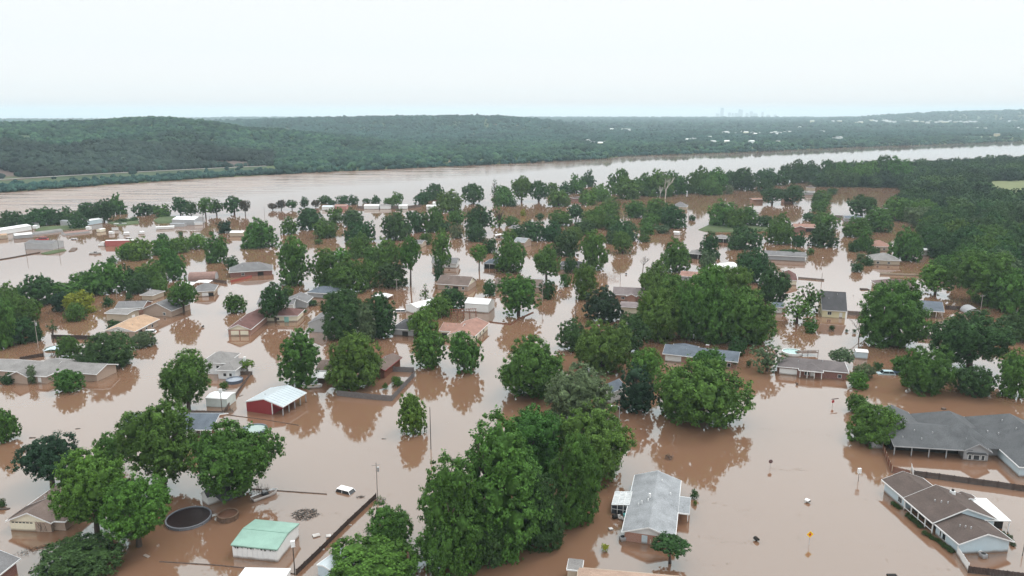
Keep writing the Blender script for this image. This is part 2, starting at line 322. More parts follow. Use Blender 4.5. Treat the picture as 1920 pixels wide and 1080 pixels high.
# ------------------------------------------------------------ tree prototypes
_b = bmesh.new(); bmesh.ops.create_icosphere(_b, subdivisions=2, radius=1); _b.verts.ensure_lookup_table()
ICO_V = np.array([v.co[:] for v in _b.verts]); ICO_F = np.array([[v.index for v in f.verts] for f in _b.faces]); _b.free()
def crown_mesh(name, seed, nl=26, nc=340, per=26, leaf=.055, cone=0.0, sparse=0.0, flat=-.85, asp=1.0):
    r = np.random.RandomState(seed); L = []
    L.append((np.array([0, 0, -.05]), .60 if not sparse else .3)); L.append((np.array([0, 0, .3]), .45)) if not sparse else None
    AS = np.array([1, 1, asp]); nl = int(nl * asp ** .8); nc = int(nc * asp ** .75)
    L = [(c_ * AS, r_) for c_, r_ in L]
    if asp > 1.2 and not sparse: L += [(np.array([0, 0, -.55]), .5), (np.array([.1, 0, .75]), .42)]
    for i in range(nl * 20):
        if len(L) >= nl: break
        d = r.normal(size=3); d /= np.linalg.norm(d); d[2] = d[2] * .95 + .05
        if d[2] < flat: continue
        q = (r.uniform(.46, .74) if i % 5 else r.uniform(0, .35)) + sparse * .12; rad = r.uniform(.20, .40) * (1 - sparse * .35)
        c = d * q * AS
        if cone: s = 1 - cone * (c[2] / asp * .5 + .5); c[0] *= s; c[1] *= s; rad *= .55 + .45 * s; 
        L.append((c, rad))
    if cone: L[0] = (np.array([0, 0, -.35]), .5); L[1] = (np.array([0, 0, .15]), .38)
    LC = np.array([c for c, _ in L]); LR = np.array([q for _, q in L])
    P = []; Nn = []; tries = 0; pk = LR ** 2 / (LR ** 2).sum()
    while len(P) < nc and tries < nc * 12:
        tries += 1; k = r.choice(len(L), p=pk); d = r.normal(size=3); d /= np.linalg.norm(d)
        if d[2] < -.7 and r.rand() < .4: continue
        p = LC[k] + d * LR[k] * (r.uniform(.84, 1.04) if r.rand() > .13 else r.uniform(1.04, 1.3))
        dd = np.linalg.norm(LC - p, axis=1) - LR * .8; dd[k] = 1
        if (dd < 0).any(): continue
        if p[2] < -1.1 * asp: continue
        P.append(p); Nn.append(d)
    P = np.array(P); Nn = np.array(Nn); n = len(P)
    lo = np.percentile(P, 1.5, axis=0); hi = np.percentile(P, 98.5, axis=0); mid = (lo + hi) / 2; mid[:2] *= .6
    P = (P - mid) / ((hi - lo) / 2) * .93 * AS
    cr = r.uniform(.055, .12, n)
    idx = np.repeat(np.arange(n), per); m = len(idx)
    o = r.normal(size=(m, 3)); o /= np.linalg.norm(o, axis=1)[:, None]; o = o + Nn[idx] * .7
    q = P[idx] + o * cr[idx][:, None] * r.uniform(.35, 1.0, (m, 1))
    nn = o * .8 + r.normal(size=(m, 3)) * .55 + np.array([0, 0, .55]); nn /= np.linalg.norm(nn, axis=1)[:, None]
    t = np.cross(nn, r.normal(size=(m, 3))); t /= np.linalg.norm(t, axis=1)[:, None]; b = np.cross(nn, t)
    s = leaf * r.uniform(.6, 1.25, (m, 1)); w = s * r.uniform(.45, .8, (m, 1))
    V = np.stack([q - t * s, q - b * w + nn * s * .15, q + t * s, q + b * w - nn * s * .15], 1).reshape(-1, 3)
    e0 = np.percentile(V, 1, axis=0); e1 = np.percentile(V, 99, axis=0); fs = 1 / ((e1 - e0) / 2); fo = (e0 + e1) / 2; rd = 1 / np.percentile(np.hypot(V[:, 0] - fo[0], V[:, 1] - fo[1]), 96.5); fs[0] = fs[1] = rd
    V = (V - fo) * fs; F = np.arange(m * 4).reshape(m, 4)
    sc_ = .93 / ((hi - lo) / 2); CV = []; CF = []; nb = 0
    for c, rad in L:                         # dense inner foliage of every clump
        k = .50 if not sparse else .36; jit = 1 + r.uniform(-.22, .22, (len(ICO_V), 1))
        CV.append(((c - mid) + ICO_V * rad * k * jit) * sc_ * AS); CF.append(ICO_F + nb); nb += len(ICO_V)
    CV = (np.concatenate(CV) * 1.0 - fo) * fs; CF = np.concatenate(CF); me = bpy.data.meshes.new(name); nq, ntri = len(F), len(CF)
    me.vertices.add(len(V) + len(CV)); me.vertices.foreach_set('co', np.concatenate([V, CV]).astype(np.float32).ravel())
    me.loops.add(nq * 4 + ntri * 3); me.loops.foreach_set('vertex_index', np.concatenate([F.ravel(), (CF + len(V)).ravel()]).astype(np.int32))
    me.polygons.add(nq + ntri); me.polygons.foreach_set('loop_start', np.concatenate([np.arange(0, nq * 4, 4), nq * 4 + np.arange(0, ntri * 3, 3)]).astype(np.int32))
    me.polygons.foreach_set('loop_total', np.concatenate([np.full(nq, 4), np.full(ntri, 3)]).astype(np.int32))
    me.materials.append(LEAF); me.update(calc_edges=True); me.validate(); return me
CR = {}
for q_, (nl_, nc_, per_, lf_, n_) in {'hi': (38, 800, 28, .036, 4), 'mid': (30, 420, 20, .052, 4), 'low': (22, 210, 13, .082, 3)}.items():
    for ai, as_ in enumerate((.68, 1.0, 1.5)):
        CR[q_ + str(ai)] = [crown_mesh('crown', 11 + i * 7 + ai * 31 + len(q_) * 101, nl_, nc_, per_, lf_, asp=as_) for i in range(n_)]
CR['cone'] = [crown_mesh('crown', 70 + i, 26, 300, 22, .055, cone=.75, asp=1.5) for i in range(2)]
CR['thin'] = [crown_mesh('crown', 80 + i, 15, 170, 20, .050, sparse=.7, asp=1.3) for i in range(3)]
CR['thinlow'] = [crown_mesh('crown', 90 + i, 11, 60, 14, .085, sparse=.5, asp=1.2) for i in range(2)]
CR['bush'] = [crown_mesh('crown', 95 + i, 12, 160, 18, .075, flat=-.1) for i in range(2)]
def trunk_mesh(seed, limbs=6):
    r = random.Random(seed); b = MB()
    bx, by = r.uniform(-.06, .06), r.uniform(-.06, .06)
    b.tube([(0, 0, -.06), (bx * .4, by * .4, .16), (bx, by, .34), (bx * 1.6, by * 1.6, .62), (bx, by * 2, .82)], [.095, .075, .062, .04, .012], 8)
    for k in range(limbs):
        a = 2 * pi * (k + r.random() * .6) / limbs; z0 = r.uniform(.24, .46); e = r.uniform(.42, .68); z1 = r.uniform(.55, .86)
        p0 = Vector((bx * .8, by * .8, z0)); p2 = Vector((cos(a) * e, sin(a) * e, z1)); p1 = p0.lerp(p2, .5) + Vector((0, 0, -.03 + r.uniform(0, .05)))
        b.tube([p0, p1, p2], [.042, .028, .010], 6)
        p3 = p1 + Vector((cos(a + .7) * .28, sin(a + .7) * .28, .13)); b.tube([p1, p3], [.022, .007], 5)
    return b.mesh('trunk', BARK, True)
TR = [trunk_mesh(200 + i) for i in range(6)]; TRL = [trunk_mesh(220 + i, 3) for i in range(3)]
LAND = []                                    # (x, y, phrase) landmarks for labels
TREES = []                                   # (obj, x, y, colour, width m, height m, form)
def plant(x, y, w, H, col, form='', zc=None, rz=None, lean=None, zmid=None, rzz=None):
    """w crown diameter, H top height, zmid crown centre height, rzz crown half height (metres)"""
    px = w * FOC / max(60, y)
    lod = 'hi' if px > 88 else 'mid' if px > 40 else 'low'
    ra = rzz / (w / 2); lod += '0' if ra < .82 else '1' if ra < 1.38 else '2'
    if 'c' in form: lod = 'cone'
    if 't' in form: lod = 'thin' if px > 40 else 'thinlow'
    if 'B' in form: lod = 'bush'
    name = 'shrub' if 'B' in form or H < 3.2 else 'tree'
    t = empty(name, (x, y, 0), rng.uniform(0, 6.28))
    c = link('crown', rng.choice(CR[lod]), t, (0, 0, zmid), 0, (w / 2 * rng.uniform(.97, 1.05), w / 2 * rng.uniform(.93, 1.02), rzz))
    b = LCOL[col]; v = rng.uniform(.88, 1.14); c.color = (b[0] * v * rng.uniform(.9, 1.1), b[1] * v, b[2] * v, 1)
    if name == 'tree':
        link('trunk', rng.choice(TR if lod[:2] in ('hi', 'th') else TRL), t, (0, 0, 0), 0, (w / 2 * .95, w / 2 * .95, H))
    TREES.append((t, x, y, col, w, H, form, name)); return t
def tree_px(cx, top, bot, wpx, col, base=None, form=''):
    if bot < 440 and wpx > 12:               # distant crowns hang low and wide over the water
        wpx *= 1.14; bot = bot + (.45 * (base - bot) if base else 0)
    yb = base if base else bot
    for it in range(4):
        g = W(cx, yb); dep = (g - Vector((0, 0, CAM_H))).dot(FWD); m = FOC / dep
        a = atan2(CAM_H, g.y); r = wpx / 2 / m; half = (bot - top) / 2 / m
        rz2 = half * half - (r * sin(a)) ** 2; rzz = sqrt(max(rz2, (half * .55) ** 2)) / cos(a)
        yc = (top + bot) / 2; 
        if base is None: yb = yc + m * rzz * (.86 if bot > 500 else .72) * cos(a)
    zmid = (yb - yc) / m / cos(a)
    if base is None: zmid = max(zmid, rzz * (.82 if bot > 500 else .68))
    f2 = dep - zmid * sin(PITCH); k2 = f2 / dep
    plant((cx - 960) / FOC * f2, g.y, 2 * r * k2, zmid + rzz, col, form, zmid=zmid, rzz=rzz)
# ------------------------------------------------------------ trees: centre, top, bottom, width in the photograph's pixels, colour, [water line], [form]
TDATA = """
90 818 898 114 b 912
297 762 897 148 g 914
207 816 892 56 g
170 852 985 132 l 1002
252 897 1014 130 l 1024
150 1008 1092 146 d
443 788 915 166 g 930
450 870 930 48 l
8 766 832 52 g
1 935 952 18 d
774 742 817 60 l
940 802 1046 178 g
985 790 900 90 g
848 874 1082 140 g
1112 768 905 140 g
1000 772 905 130 g
1078 826 992 100 g
1012 900 1034 92 d
916 980 1068 72 d
730 950 1036 86 g
697 1012 1108 186 l
1258 1002 1045 74 d 1056
1134 1020 1035 16 y - B
1302 916 936 18 d - B
1303 938 948 8 l - B
1316 676 806 170 g
1330 652 716 62 g
1196 686 776 74 b - c
1210 652 716 64 l
1132 606 704 102 g
1000 637 753 128 g
1086 690 800 126 o
1074 599 660 64 d
1182 592 662 72 d
1237 540 642 98 g
1131 540 606 76 b
1326 506 650 110 g
1402 545 652 112 g
1365 502 600 86 g
1449 497 574 64 d
1229 490 566 66 g
1268 516 604 72 g
1290 560 640 60 g
1268 448 514 60 g
1331 436 492 40 d - c
1325 470 506 34 o
1415 466 532 68 d
1397 426 472 66 d
1462 402 464 55 g
1437 404 428 34 d
1355 377 430 52 g
1400 386 427 42 g
1380 392 432 40 g
1548 398 432 44 g
1545 420 468 52 d
1519 399 416 27 d
1541 357 384 36 g
1537 374 400 32 g
1298 403 415 13 d
1160 319 370 38 g
1178 334 378 50 g
1205 326 372 44 g
1237 320 374 52 g
1262 322 370 44 g
1281 332 368 28 d
1249 344 372 22 g
1312 314 368 44 g
1340 316 368 44 g
1331 330 370 40 g
1368 322 352 36 d
1393 316 362 44 d
1368 347 366 14 o
1435 317 350 44 d
1462 322 351 34 d
1432 336 362 34 d
1449 352 376 40 d 383
1488 348 375 38 d 382
1490 301 348 48 d
1515 303 345 40 d
1545 302 352 42 d
1582 304 350 46 g
1565 318 355 40 d
1582 328 352 24 d
1620 304 354 54 g
1650 294 350 46 d
1682 297 352 50 g
1617 367 402 52 d 405
1605 409 449 48 g
1645 389 440 62 g
1688 372 420 60 g
1622 430 476 30 g
1602 449 475 22 d
1637 461 481 27 d
1608 490 511 25 d
1626 480 500 24 d
1613 475 491 18 o
1701 428 497 62 g
1790 412 472 74 g
1765 440 490 50 d
1757 494 547 62 l 551
1850 473 577 112 g
1906 505 594 84 g
1816 478 532 60 d
1880 440 500 70 d
1680 531 655 122 g
1826 585 682 140 d 694
1914 582 642 70 d
1740 654 742 88 g
1690 666 701 38 g
1825 683 747 82 d
1902 657 750 62 g
1697 711 723 17 d - B
1646 679 698 20 d - B
1622 682 712 38 o
1609 695 730 38 l
1577 654 681 46 o 686
1496 555 611 62 l - t
1517 532 590 54 g - t
1522 597 625 28 g
1560 610 621 12 d - B
1588 617 623 7 d - B
1602 617 625 8 d - B
1617 618 626 9 d - B
1440 643 702 66 o - t
1404 676 690 10 d - B
1376 673 692 15 d - B
1382 630 669 38 d
1608 738 776 42 g
1640 758 838 102 g
1770 478 512 46 g
1735 508 520 10 d - B
201 623 692 102 d
268 622 652 48 o
129 629 673 46 g
128 691 737 54 g
348 664 762 94 g 771
462 673 692 31 l 698
13 699 721 26 d
58 686 721 22 o
212 598 616 30 d - B
96 600 622 22 d 641 t
148 545 590 54 y
142 570 604 42 g
112 548 586 36 b
12 533 602 62 g
46 555 608 60 g
5 558 658 56 g
42 597 646 64 d
67 622 641 28 d
70 517 576 72 d
131 527 566 78 g
165 508 552 62 g
205 494 553 72 g
210 479 496 20 g
240 497 545 36 d
238 455 490 40 l
262 447 492 50 l
284 488 542 58 g
257 514 553 44 d
305 443 481 46 l
332 445 478 42 l
368 440 470 42 l
322 468 528 54 g
302 525 556 30 g
341 526 573 52 g 587
404 440 499 46 g
434 480 507 28 d
420 415 440 28 b
304 437 450 20 d
339 434 443 9 d
396 433 441 9 d
441 551 588 43 g
202 555 576 24 d - B
241 548 564 16 d - B
5 402 429 24 d
26 396 428 36 d
47 404 430 24 d
72 390 427 48 d
97 394 425 30 d
120 388 421 32 d
146 399 432 32 d
168 380 418 40 d
193 374 410 38 d 416
217 365 407 32 g
133 392 424 34 d
228 409 418 22 d - B
252 406 416 18 d - B
267 381 407 34 d
287 384 402 26 d
306 383 410 28 g
337 370 398 28 d 404
357 377 398 24 d 408
384 371 394 27 g 408
405 374 395 26 d 404
438 368 394 35 d 402
459 376 391 17 r 404
511 381 390 17 r 394
527 375 389 17 r 394
547 375 387 20 d 393
571 369 386 15 d 390
592 375 386 15 r 389
610 367 384 26 d
624 375 385 16 d
642 367 387 21 d
661 366 386 21 d
688 372 382 16 d
705 366 380 17 d 388
730 371 386 20 g 389
744 360 382 24 g 390
790 362 386 26 d
801 352 380 26 d
816 345 378 30 d
843 357 402 46 g
887 345 377 40 d 381
928 337 370 18 d - t
945 350 390 38 g
962 374 389 14 d
978 331 367 36 g 378
1010 340 369 38 d 378
1036 343 367 24 g
1048 358 391 40 g
1060 341 368 22 d
1081 328 367 32 g
1103 320 354 26 d
1104 357 388 34 l
1126 346 381 36 l
1145 370 406 34 g
981 392 406 12 y
1012 400 412 15 d 415
1080 384 409 30 d 415
1050 395 427 42 g
898 385 428 46 d 437
936 385 432 34 g - t
892 420 457 42 d
974 421 446 30 d
1005 415 455 50 d
1037 416 456 46 d
960 405 425 26 g
1130 385 426 52 g
1110 402 432 40 g
1191 376 412 38 g
1236 373 421 50 g
1262 384 433 44 d
1212 415 443 29 g
1241 422 439 28 o
1168 414 456 56 d
1168 435 471 42 g 474
1208 436 456 22 g
1150 402 436 32 g
1220 400 432 40 g
778 396 441 36 d
810 390 441 46 g
830 412 436 32 d
856 395 425 34 g
855 420 450 28 o
799 437 461 26 g
828 430 500 42 g 512 c
822 485 528 20 d
898 460 490 34 l 506
918 448 478 30 d
957 445 515 62 g
955 430 456 32 g
1025 460 515 56 g 525
1062 435 486 52 d
1070 478 514 28 d
1114 433 510 56 g
1090 415 442 50 d
1106 395 427 28 g
1132 398 430 26 g
1075 425 452 40 g
1060 513 539 24 g
1098 497 566 46 g
917 524 556 28 d
972 514 586 80 g 590
1027 527 562 32 d
849 539 582 50 d
822 555 597 56 g
791 580 634 66 l
797 532 561 22 g - t
486 410 472 66 g
541 407 443 35 g
583 391 435 46 d
609 410 451 46 g
597 448 459 18 g - B
628 390 422 30 g
662 392 428 36 d
675 415 459 60 d
742 396 457 56 d
551 447 541 66 g
612 468 546 56 g
650 480 551 82 g
692 486 542 48 g
675 437 488 50 g
725 448 512 52 g
768 447 502 44 g 536
735 490 541 56 d
640 465 492 36 l
700 462 505 40 g
514 530 590 58 d 603
645 547 639 86 d
713 553 638 62 d
688 572 642 44 o
561 622 730 80 g
663 626 733 108 g
805 617 692 66 g
871 622 702 64 g
871 612 632 24 d - c
539 535 556 24 g
588 562 574 24 d - B
570 578 586 14 d - B
742 706 726 18 g - B
722 718 731 13 g - B
420 716 733 18 g - B
1350 500 562 72 g
1486 466 488 54 d
1500 433 466 26 d
1520 465 480 14 g - B
1396 470 500 30 d
1620 446 470 40 g
1560 352 366 20 d
1150 432 460 30 d
"""
for ln in TDATA.strip().splitlines():
    a = ln.split(); base = float(a[5]) if len(a) > 5 and a[5] != '-' else None
    tree_px(float(a[0]), float(a[1]), float(a[2]), float(a[3]), a[4], base, a[6] if len(a) > 6 else '')
NTREE_EXPL = len(TREES)
# the wood on the river's near bank: the closest trees one by one, those behind as one mass
WOOD = [W(*p).xy for p in [(1530, 350), (1690, 352), (1715, 368), (1690, 398), (1715, 420), (1735, 470), (1790, 500), (1840, 545), (1960, 560), (2200, 560), (2300, 300), (1985, 302), (1925, 308), (1860, 312), (1800, 316), (1740, 319), (1640, 322), (1560, 326)]]
POND = [W(*p).xy for p in [(1868, 422), (1990, 415), (1990, 455), (1900, 452)]]
FIELD = [W(*p).xy for p in [(1840, 341), (2100, 338), (2100, 389), (1850, 386)]]
def inside(p, poly):
    c = False; n = len(poly)
    for i in range(n):
        a, b = poly[i], poly[(i + 1) % n]
        if (a.y > p[1]) != (b.y > p[1]) and p[0] < (b.x - a.x) * (p[1] - a.y) / (b.y - a.y) + a.x: c = not c
    return c
fx = [v.x for v in WOOD]; fy = [v.y for v in WOOD]; cand = []
placed = [(a[1], a[2], a[4]) for a in TREES]
for i in range(60000):
    x = rng.uniform(min(fx), max(fx)); y = rng.uniform(min(fy), max(fy)); 
    if not inside((x, y), WOOD) or inside((x, y), POND) or inside((x, y), FIELD): continue
    q = PX((x, y, 0))
    if 1615 < q[0] < 1735 and 440 < q[1] < 520: continue
    if 1800 < q[0] < 1850 and 405 < q[1] < 452: continue
    r = rng.uniform(9, 18)
    if any((x - a) ** 2 + (y - b) ** 2 < ((r + w) * .39) ** 2 for a, b, w in placed): continue
    placed.append((x, y, r)); cand.append((y, x, r))
cand.sort(); vis = [c for c in cand if PX((c[1], c[0], 0))[0] < 1940]; off = [c for c in cand if PX((c[1], c[0], 0))[0] >= 1940]
NIND = max(0, 372 - NTREE_EXPL)
for y, x, r in vis[:NIND]:
    H = rng.uniform(8, 11) + r * .3; col = rng.choice('gggdddddo')
    plant(x, y, r * 1.15, H, col, 'W', zmid=H * .53, rzz=H * .47)
MASS = [(x, y, r, .3) for y, x, r in vis[NIND:] + off]
# ------------------------------------------------------------ forests as masses: instanced crowns
def lump(seed, sub=1):
    r = np.random.RandomState(seed); bm = bmesh.new()
    for k in range(9):
        d = r.normal(size=3); d /= np.linalg.norm(d); d[2] = abs(d[2]) * .8; c = d * r.uniform(.25, .62)
        ret = bmesh.ops.create_icosphere(bm, subdivisions=sub, radius=r.uniform(.32, .5), matrix=Matrix.Translation(Vector(c)))
        for v in ret['verts']: v.co += Vector(r.normal(size=3)) * .05
    me = bpy.data.meshes.new('far_crown'); bm.to_mesh(me); bm.free(); return me
def massmat(name, cols, patch=None):
    m = bpy.data.materials.new(name); m.use_nodes = True; t = m.node_tree; b = t.nodes['Principled BSDF']
    b.inputs['Roughness'].default_value = .8; b.inputs['Specular IOR Level'].default_value = .15
    oi = N(t, 'ShaderNodeObjectInfo'); cr = N(t, 'ShaderNodeValToRGB'); e = cr.color_ramp.elements
    for i, c in enumerate(cols):
        el = e[i] if i < 2 else e.new(0.5); 
        el.position = i / (len(cols) - 1); el.color = (*c, 1)
    t.links.new(oi.outputs['Random'], cr.inputs[0])
    g = N(t, 'ShaderNodeNewGeometry'); n = N(t, 'ShaderNodeTexNoise'); n.inputs['Scale'].default_value = .009; n.inputs['Detail'].default_value = 3
    t.links.new(g.outputs['Position'], n.inputs[0]); mr = N(t, 'ShaderNodeMapRange'); mr.inputs[1].default_value = .35; mr.inputs[2].default_value = .65; mr.inputs[3].default_value = .62; mr.inputs[4].default_value = 1.4
    t.links.new(n.outputs[0], mr.inputs[0]); s = N(t, 'ShaderNodeVectorMath', operation='SCALE'); t.links.new(cr.outputs[0], s.inputs[0]); t.links.new(mr.outputs[0], s.inputs['Scale'])
    n2 = N(t, 'ShaderNodeTexNoise'); n2.inputs['Scale'].default_value = .9; n2.inputs['Detail'].default_value = 3; t.links.new(g.outputs['Position'], n2.inputs[0])
    m2 = N(t, 'ShaderNodeMapRange'); m2.inputs[1].default_value = .3; m2.inputs[2].default_value = .7; m2.inputs[3].default_value = .55; m2.inputs[4].default_value = 1.45; t.links.new(n2.outputs[0], m2.inputs[0])
    s2 = N(t, 'ShaderNodeVectorMath', operation='SCALE'); t.links.new(s.outputs[0], s2.inputs[0]); t.links.new(m2.outputs[0], s2.inputs['Scale'])
    t.links.new(s2.outputs[0], b.inputs['Base Color']); return m
def mass(name, pts, protos, mat, label=None):
    col = bpy.data.collections.new(name + '_source')
    for p in protos:
        q = p.copy(); q.materials.clear(); q.materials.append(mat); ob = bpy.data.objects.new('far_crown', q); col.objects.link(ob)
    P = np.array([(x, y, z) for x, y, z, sx_, sz_ in pts], dtype=np.float32)
    me = bpy.data.meshes.new(name); me.vertices.add(len(P)); me.vertices.foreach_set('co', P.ravel())
    a = me.attributes.new('sc', 'FLOAT_VECTOR', 'POINT'); a.data.foreach_set('vector', np.array([(s, s, q) for _, _, _, s, q in pts], dtype=np.float32).ravel())
    r = me.attributes.new('rot', 'FLOAT_VECTOR', 'POINT'); r.data.foreach_set('vector', np.array([(0, 0, rng.uniform(0, 6.28)) for _ in pts], dtype=np.float32).ravel())
    me.materials.append(mat); ob = link(name, me); g = bpy.data.node_groups.new(name, 'GeometryNodeTree')
    g.interface.new_socket('Geometry', in_out='INPUT', socket_type='NodeSocketGeometry'); g.interface.new_socket('Geometry', in_out='OUTPUT', socket_type='NodeSocketGeometry')
    gi = g.nodes.new('NodeGroupInput'); go = g.nodes.new('NodeGroupOutput'); ip = g.nodes.new('GeometryNodeInstanceOnPoints'); ci = g.nodes.new('GeometryNodeCollectionInfo')
    ci.inputs['Collection'].default_value = col; ci.inputs['Separate Children'].default_value = True; ci.inputs['Reset Children'].default_value = True
    ip.inputs['Pick Instance'].default_value = True
    s = g.nodes.new('GeometryNodeInputNamedAttribute'); s.data_type = 'FLOAT_VECTOR'; s.inputs['Name'].default_value = 'sc'
    q = g.nodes.new('GeometryNodeInputNamedAttribute'); q.data_type = 'FLOAT_VECTOR'; q.inputs['Name'].default_value = 'rot'
    g.links.new(gi.outputs[0], ip.inputs['Points']); g.links.new(ci.outputs[0], ip.inputs['Instance'])
    g.links.new(s.outputs[0], ip.inputs['Scale']); g.links.new(q.outputs[0], ip.inputs['Rotation']); g.links.new(ip.outputs[0], go.inputs[0])
    md = ob.modifiers.new('spread', 'NODES'); md.node_group = g
    tag(ob, label, None, None, 'stuff'); return ob
lowc = [m for m in (CR['low1'] + CR['low0'])]
GREENS = [(.014, .034, .016), (.030, .066, .022), (.054, .100, .030)]
if MASS: mass('forest', [(x, y, z + 3.2 + r * .22, r * .66, 4.2 + r * .22 + rng.uniform(-1, 1.5)) for x, y, r, z in MASS], lowc, massmat('wood_leaf', GREENS), 'dense green wood on the near river bank')
lumps = [lump(300 + i) for i in range(6)]
ROADPX = []
def clearing(px, Y):
    """open ground: terrace road strip, far fields and plateau road"""
    s = shore(px).y
    if px < 520 and 42 < Y - s < 100 and rng.random() < .93: return True
    for (a, b, ya, yb) in CLEAR:
        if a < px < b and ya < Y < yb: return True
    return False
CLEAR = [(425, 520, 1128, 1146), (1000, 1120, 1300, 1360), (855, 900, 1560, 1700), (1175, 1400, 2680, 2900), (1360, 1420, 2350, 2500),
         (1090, 1145, 2350, 2480), (1790, 1900, 2160, 2330), (-60, 70, 1010, 1130)]
from mathutils import noise as mn
def patchy(x, Y, z): return mn.noise(Vector((x * .012, Y * .02, z * .03)))
pts = {'bluff_face': [], 'bluff_forest': [], 'hill_forest': [], 'far_forest': [], 'bank_shrubs': []}
def scatter(key, n, px0, px1, Yf0, Yf1, size, zup, keep=None):
    for i in range(n):
        px = rng.uniform(px0, px1); s = shore(px).y; Y = Yf0(s) + (Yf1(s) - Yf0(s)) * rng.random() ** 1.0
        if clearing(px, Y) or (keep and not keep(px, Y, s)): continue
        w = size * rng.uniform(.75, 1.35) * .5; x = column_x(px, Y); h = w * rng.uniform(.9, 1.25)
        pts[key].append((x, Y, tz(px, Y) + zup + h * .35 - (1.2 if key == 'bluff_face' else 0), w, h))
def on_face(px, Y, s): return px < 520 and Y < s + 245
scatter('bluff_forest', 15000, -500, 1250, lambda s: s + 100, lambda s: 1750, 12.5, 1.0, keep=lambda px, Y, s: Y < 1750 and not on_face(px, Y, s))
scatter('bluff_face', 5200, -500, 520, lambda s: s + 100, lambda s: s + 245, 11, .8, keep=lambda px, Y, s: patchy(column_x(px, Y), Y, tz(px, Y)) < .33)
scatter('bluff_forest', 5500, 500, 2700, lambda s: s + 1, lambda s: s + 330, 12.5, .6, keep=lambda px, Y, s: px > 520)
scatter('bank_shrubs', 800, -500, 520, lambda s: s + 2, lambda s: s + 22, 7.0, .1)
scatter('bank_shrubs', 900, 500, 2700, lambda s: s, lambda s: s + 10, 9, -.5)
scatter('bank_shrubs', 260, -500, 520, lambda s: s + 95, lambda s: s + 112, 7, .3)
scatter('bank_shrubs', 160, -500, 520, lambda s: s + 24, lambda s: s + 80, 7, .3)
scatter('hill_forest', 34000, -400, 2700, lambda s: max(1700, s + 300), lambda s: 3300, 15, 1.0)
scatter('far_forest', 26000, -800, 2900, lambda s: 3300, lambda s: 8200, 30, 0.0)
scatter('far_forest', 5000, -800, 2900, lambda s: 8200, lambda s: 9450, 34, -2.0)
HAZED_GREENS = [(.009, .034, .034), (.018, .054, .046), (.034, .080, .058)]  # far greens with the blue of the haze mixed into the colour
mass('bluff_forest', pts['bluff_forest'], lumps, massmat('bluff_leaf', [(.008, .029, .026), (.019, .054, .038), (.042, .092, .048)]), 'dark wooded bluff across the river')  # bluish haze tint is in these leaf colours too
mass('bluff_face', pts['bluff_face'], lumps, massmat('bluff_face_leaf', [(.008, .017, .017), (.015, .030, .026), (.030, .050, .036)]), 'dark blue-green trees on the steep bluff face')  # darker greens, also tinted blue for the haze
mass('bank_shrubs', pts['bank_shrubs'], lumps, massmat('shrub_leaf', HAZED_GREENS), 'shrubs fringing the far river bank')
mass('hill_forest', pts['hill_forest'], lumps, massmat('hill_leaf', HAZED_GREENS), 'wooded hills fading behind the bluff')
mass('far_forest', pts['far_forest'], lumps[:3], massmat('far_leaf', HAZED_GREENS), 'distant woodland under the horizon')
# ground under the near wood, and the pale field beyond it
def sheet(name, poly, z, mat, kind='structure', depth=1.2):
    v = [(p.x, p.y, z) for p in poly] + [(p.x, p.y, z - depth) for p in poly]; n = len(poly)
    return tag(MB().add(v, [tuple(range(n))] + [(i, (i + 1) % n, (i + 1) % n + n, i + n) for i in range(n)]).build(name, mat), kind=kind)
GRASS = pmat('short_grass', (.085, .15, .045), .95, .1, .25, .05, fine=.15)
FIELDM = pmat('pale_field', (.15, .17, .085), .95, .1, .12, .02)
# ------------------------------------------------------------ houses
def place(p0, p1, p2, he):                   # near-left, near-right and far-left eave corners (pixels) at height he
    A, B, D = W(*p0, he), W(*p1, he), W(*p2, he); u = (B - A); L = u.length; u.normalize(); v = Vector((-u.y, u.x, 0))
    return A, L, (D - A).dot(v), atan2(u.y, u.x)
def roof_mesh(mb, x0, y0, x1, y1, he, pitch, kind, ax, th=.16):
    if kind == 'f': mb.box(x0, y0, he - th, x1, y1, he); return he
    if ax == 'u': h = pitch * (y1 - y0) / 2; m = (y0 + y1) / 2
    else: h = pitch * (x1 - x0) / 2; m = (x0 + x1) / 2
    if kind == 'g':
        a, b = (y0, y1) if ax == 'u' else (x0, x1); p = [(a, he), (m, he + h), (b, he), (b, he - th), (m, he + h - th), (a, he - th)]
        if ax == 'u': mb.prism(p, x0, x1, 'x')
        else: mb.prism(p, y0, y1, 'y')
    elif kind == 's':                        # shed: high at the far edge
        p = [(y0, he), (y1, he + pitch * (y1 - y0)), (y1, he + pitch * (y1 - y0) - th), (y0, he - th)]; mb.prism(p, x0, x1, 'x')
    else:
        i = (y1 - y0) / 2 if ax == 'u' else (x1 - x0) / 2
        if ax == 'u': i = min(i, (x1 - x0) / 2 - .05); r = [(x0 + i, m, he + h), (x1 - i, m, he + h)]
        else: i = min(i, (y1 - y0) / 2 - .05); r = [(m, y0 + i, he + h), (m, y1 - i, he + h)]
        c = [(x0, y0), (x1, y0), (x1, y1), (x0, y1)]; vs = [(x, y, he) for x, y in c] + r + [(x, y, he - th) for x, y in c]
        fs = ([(0, 1, 5, 4), (1, 2, 5), (2, 3, 4, 5), (3, 0, 4)] if ax == 'u' else [(0, 1, 4), (1, 2, 5, 4), (2, 3, 5), (3, 0, 4, 5)])
        mb.add(vs, fs + [(6, 7, 1, 0), (7, 8, 2, 1), (8, 9, 3, 2), (9, 6, 0, 3), (9, 8, 7, 6)])
    return he + h if kind != 's' else he
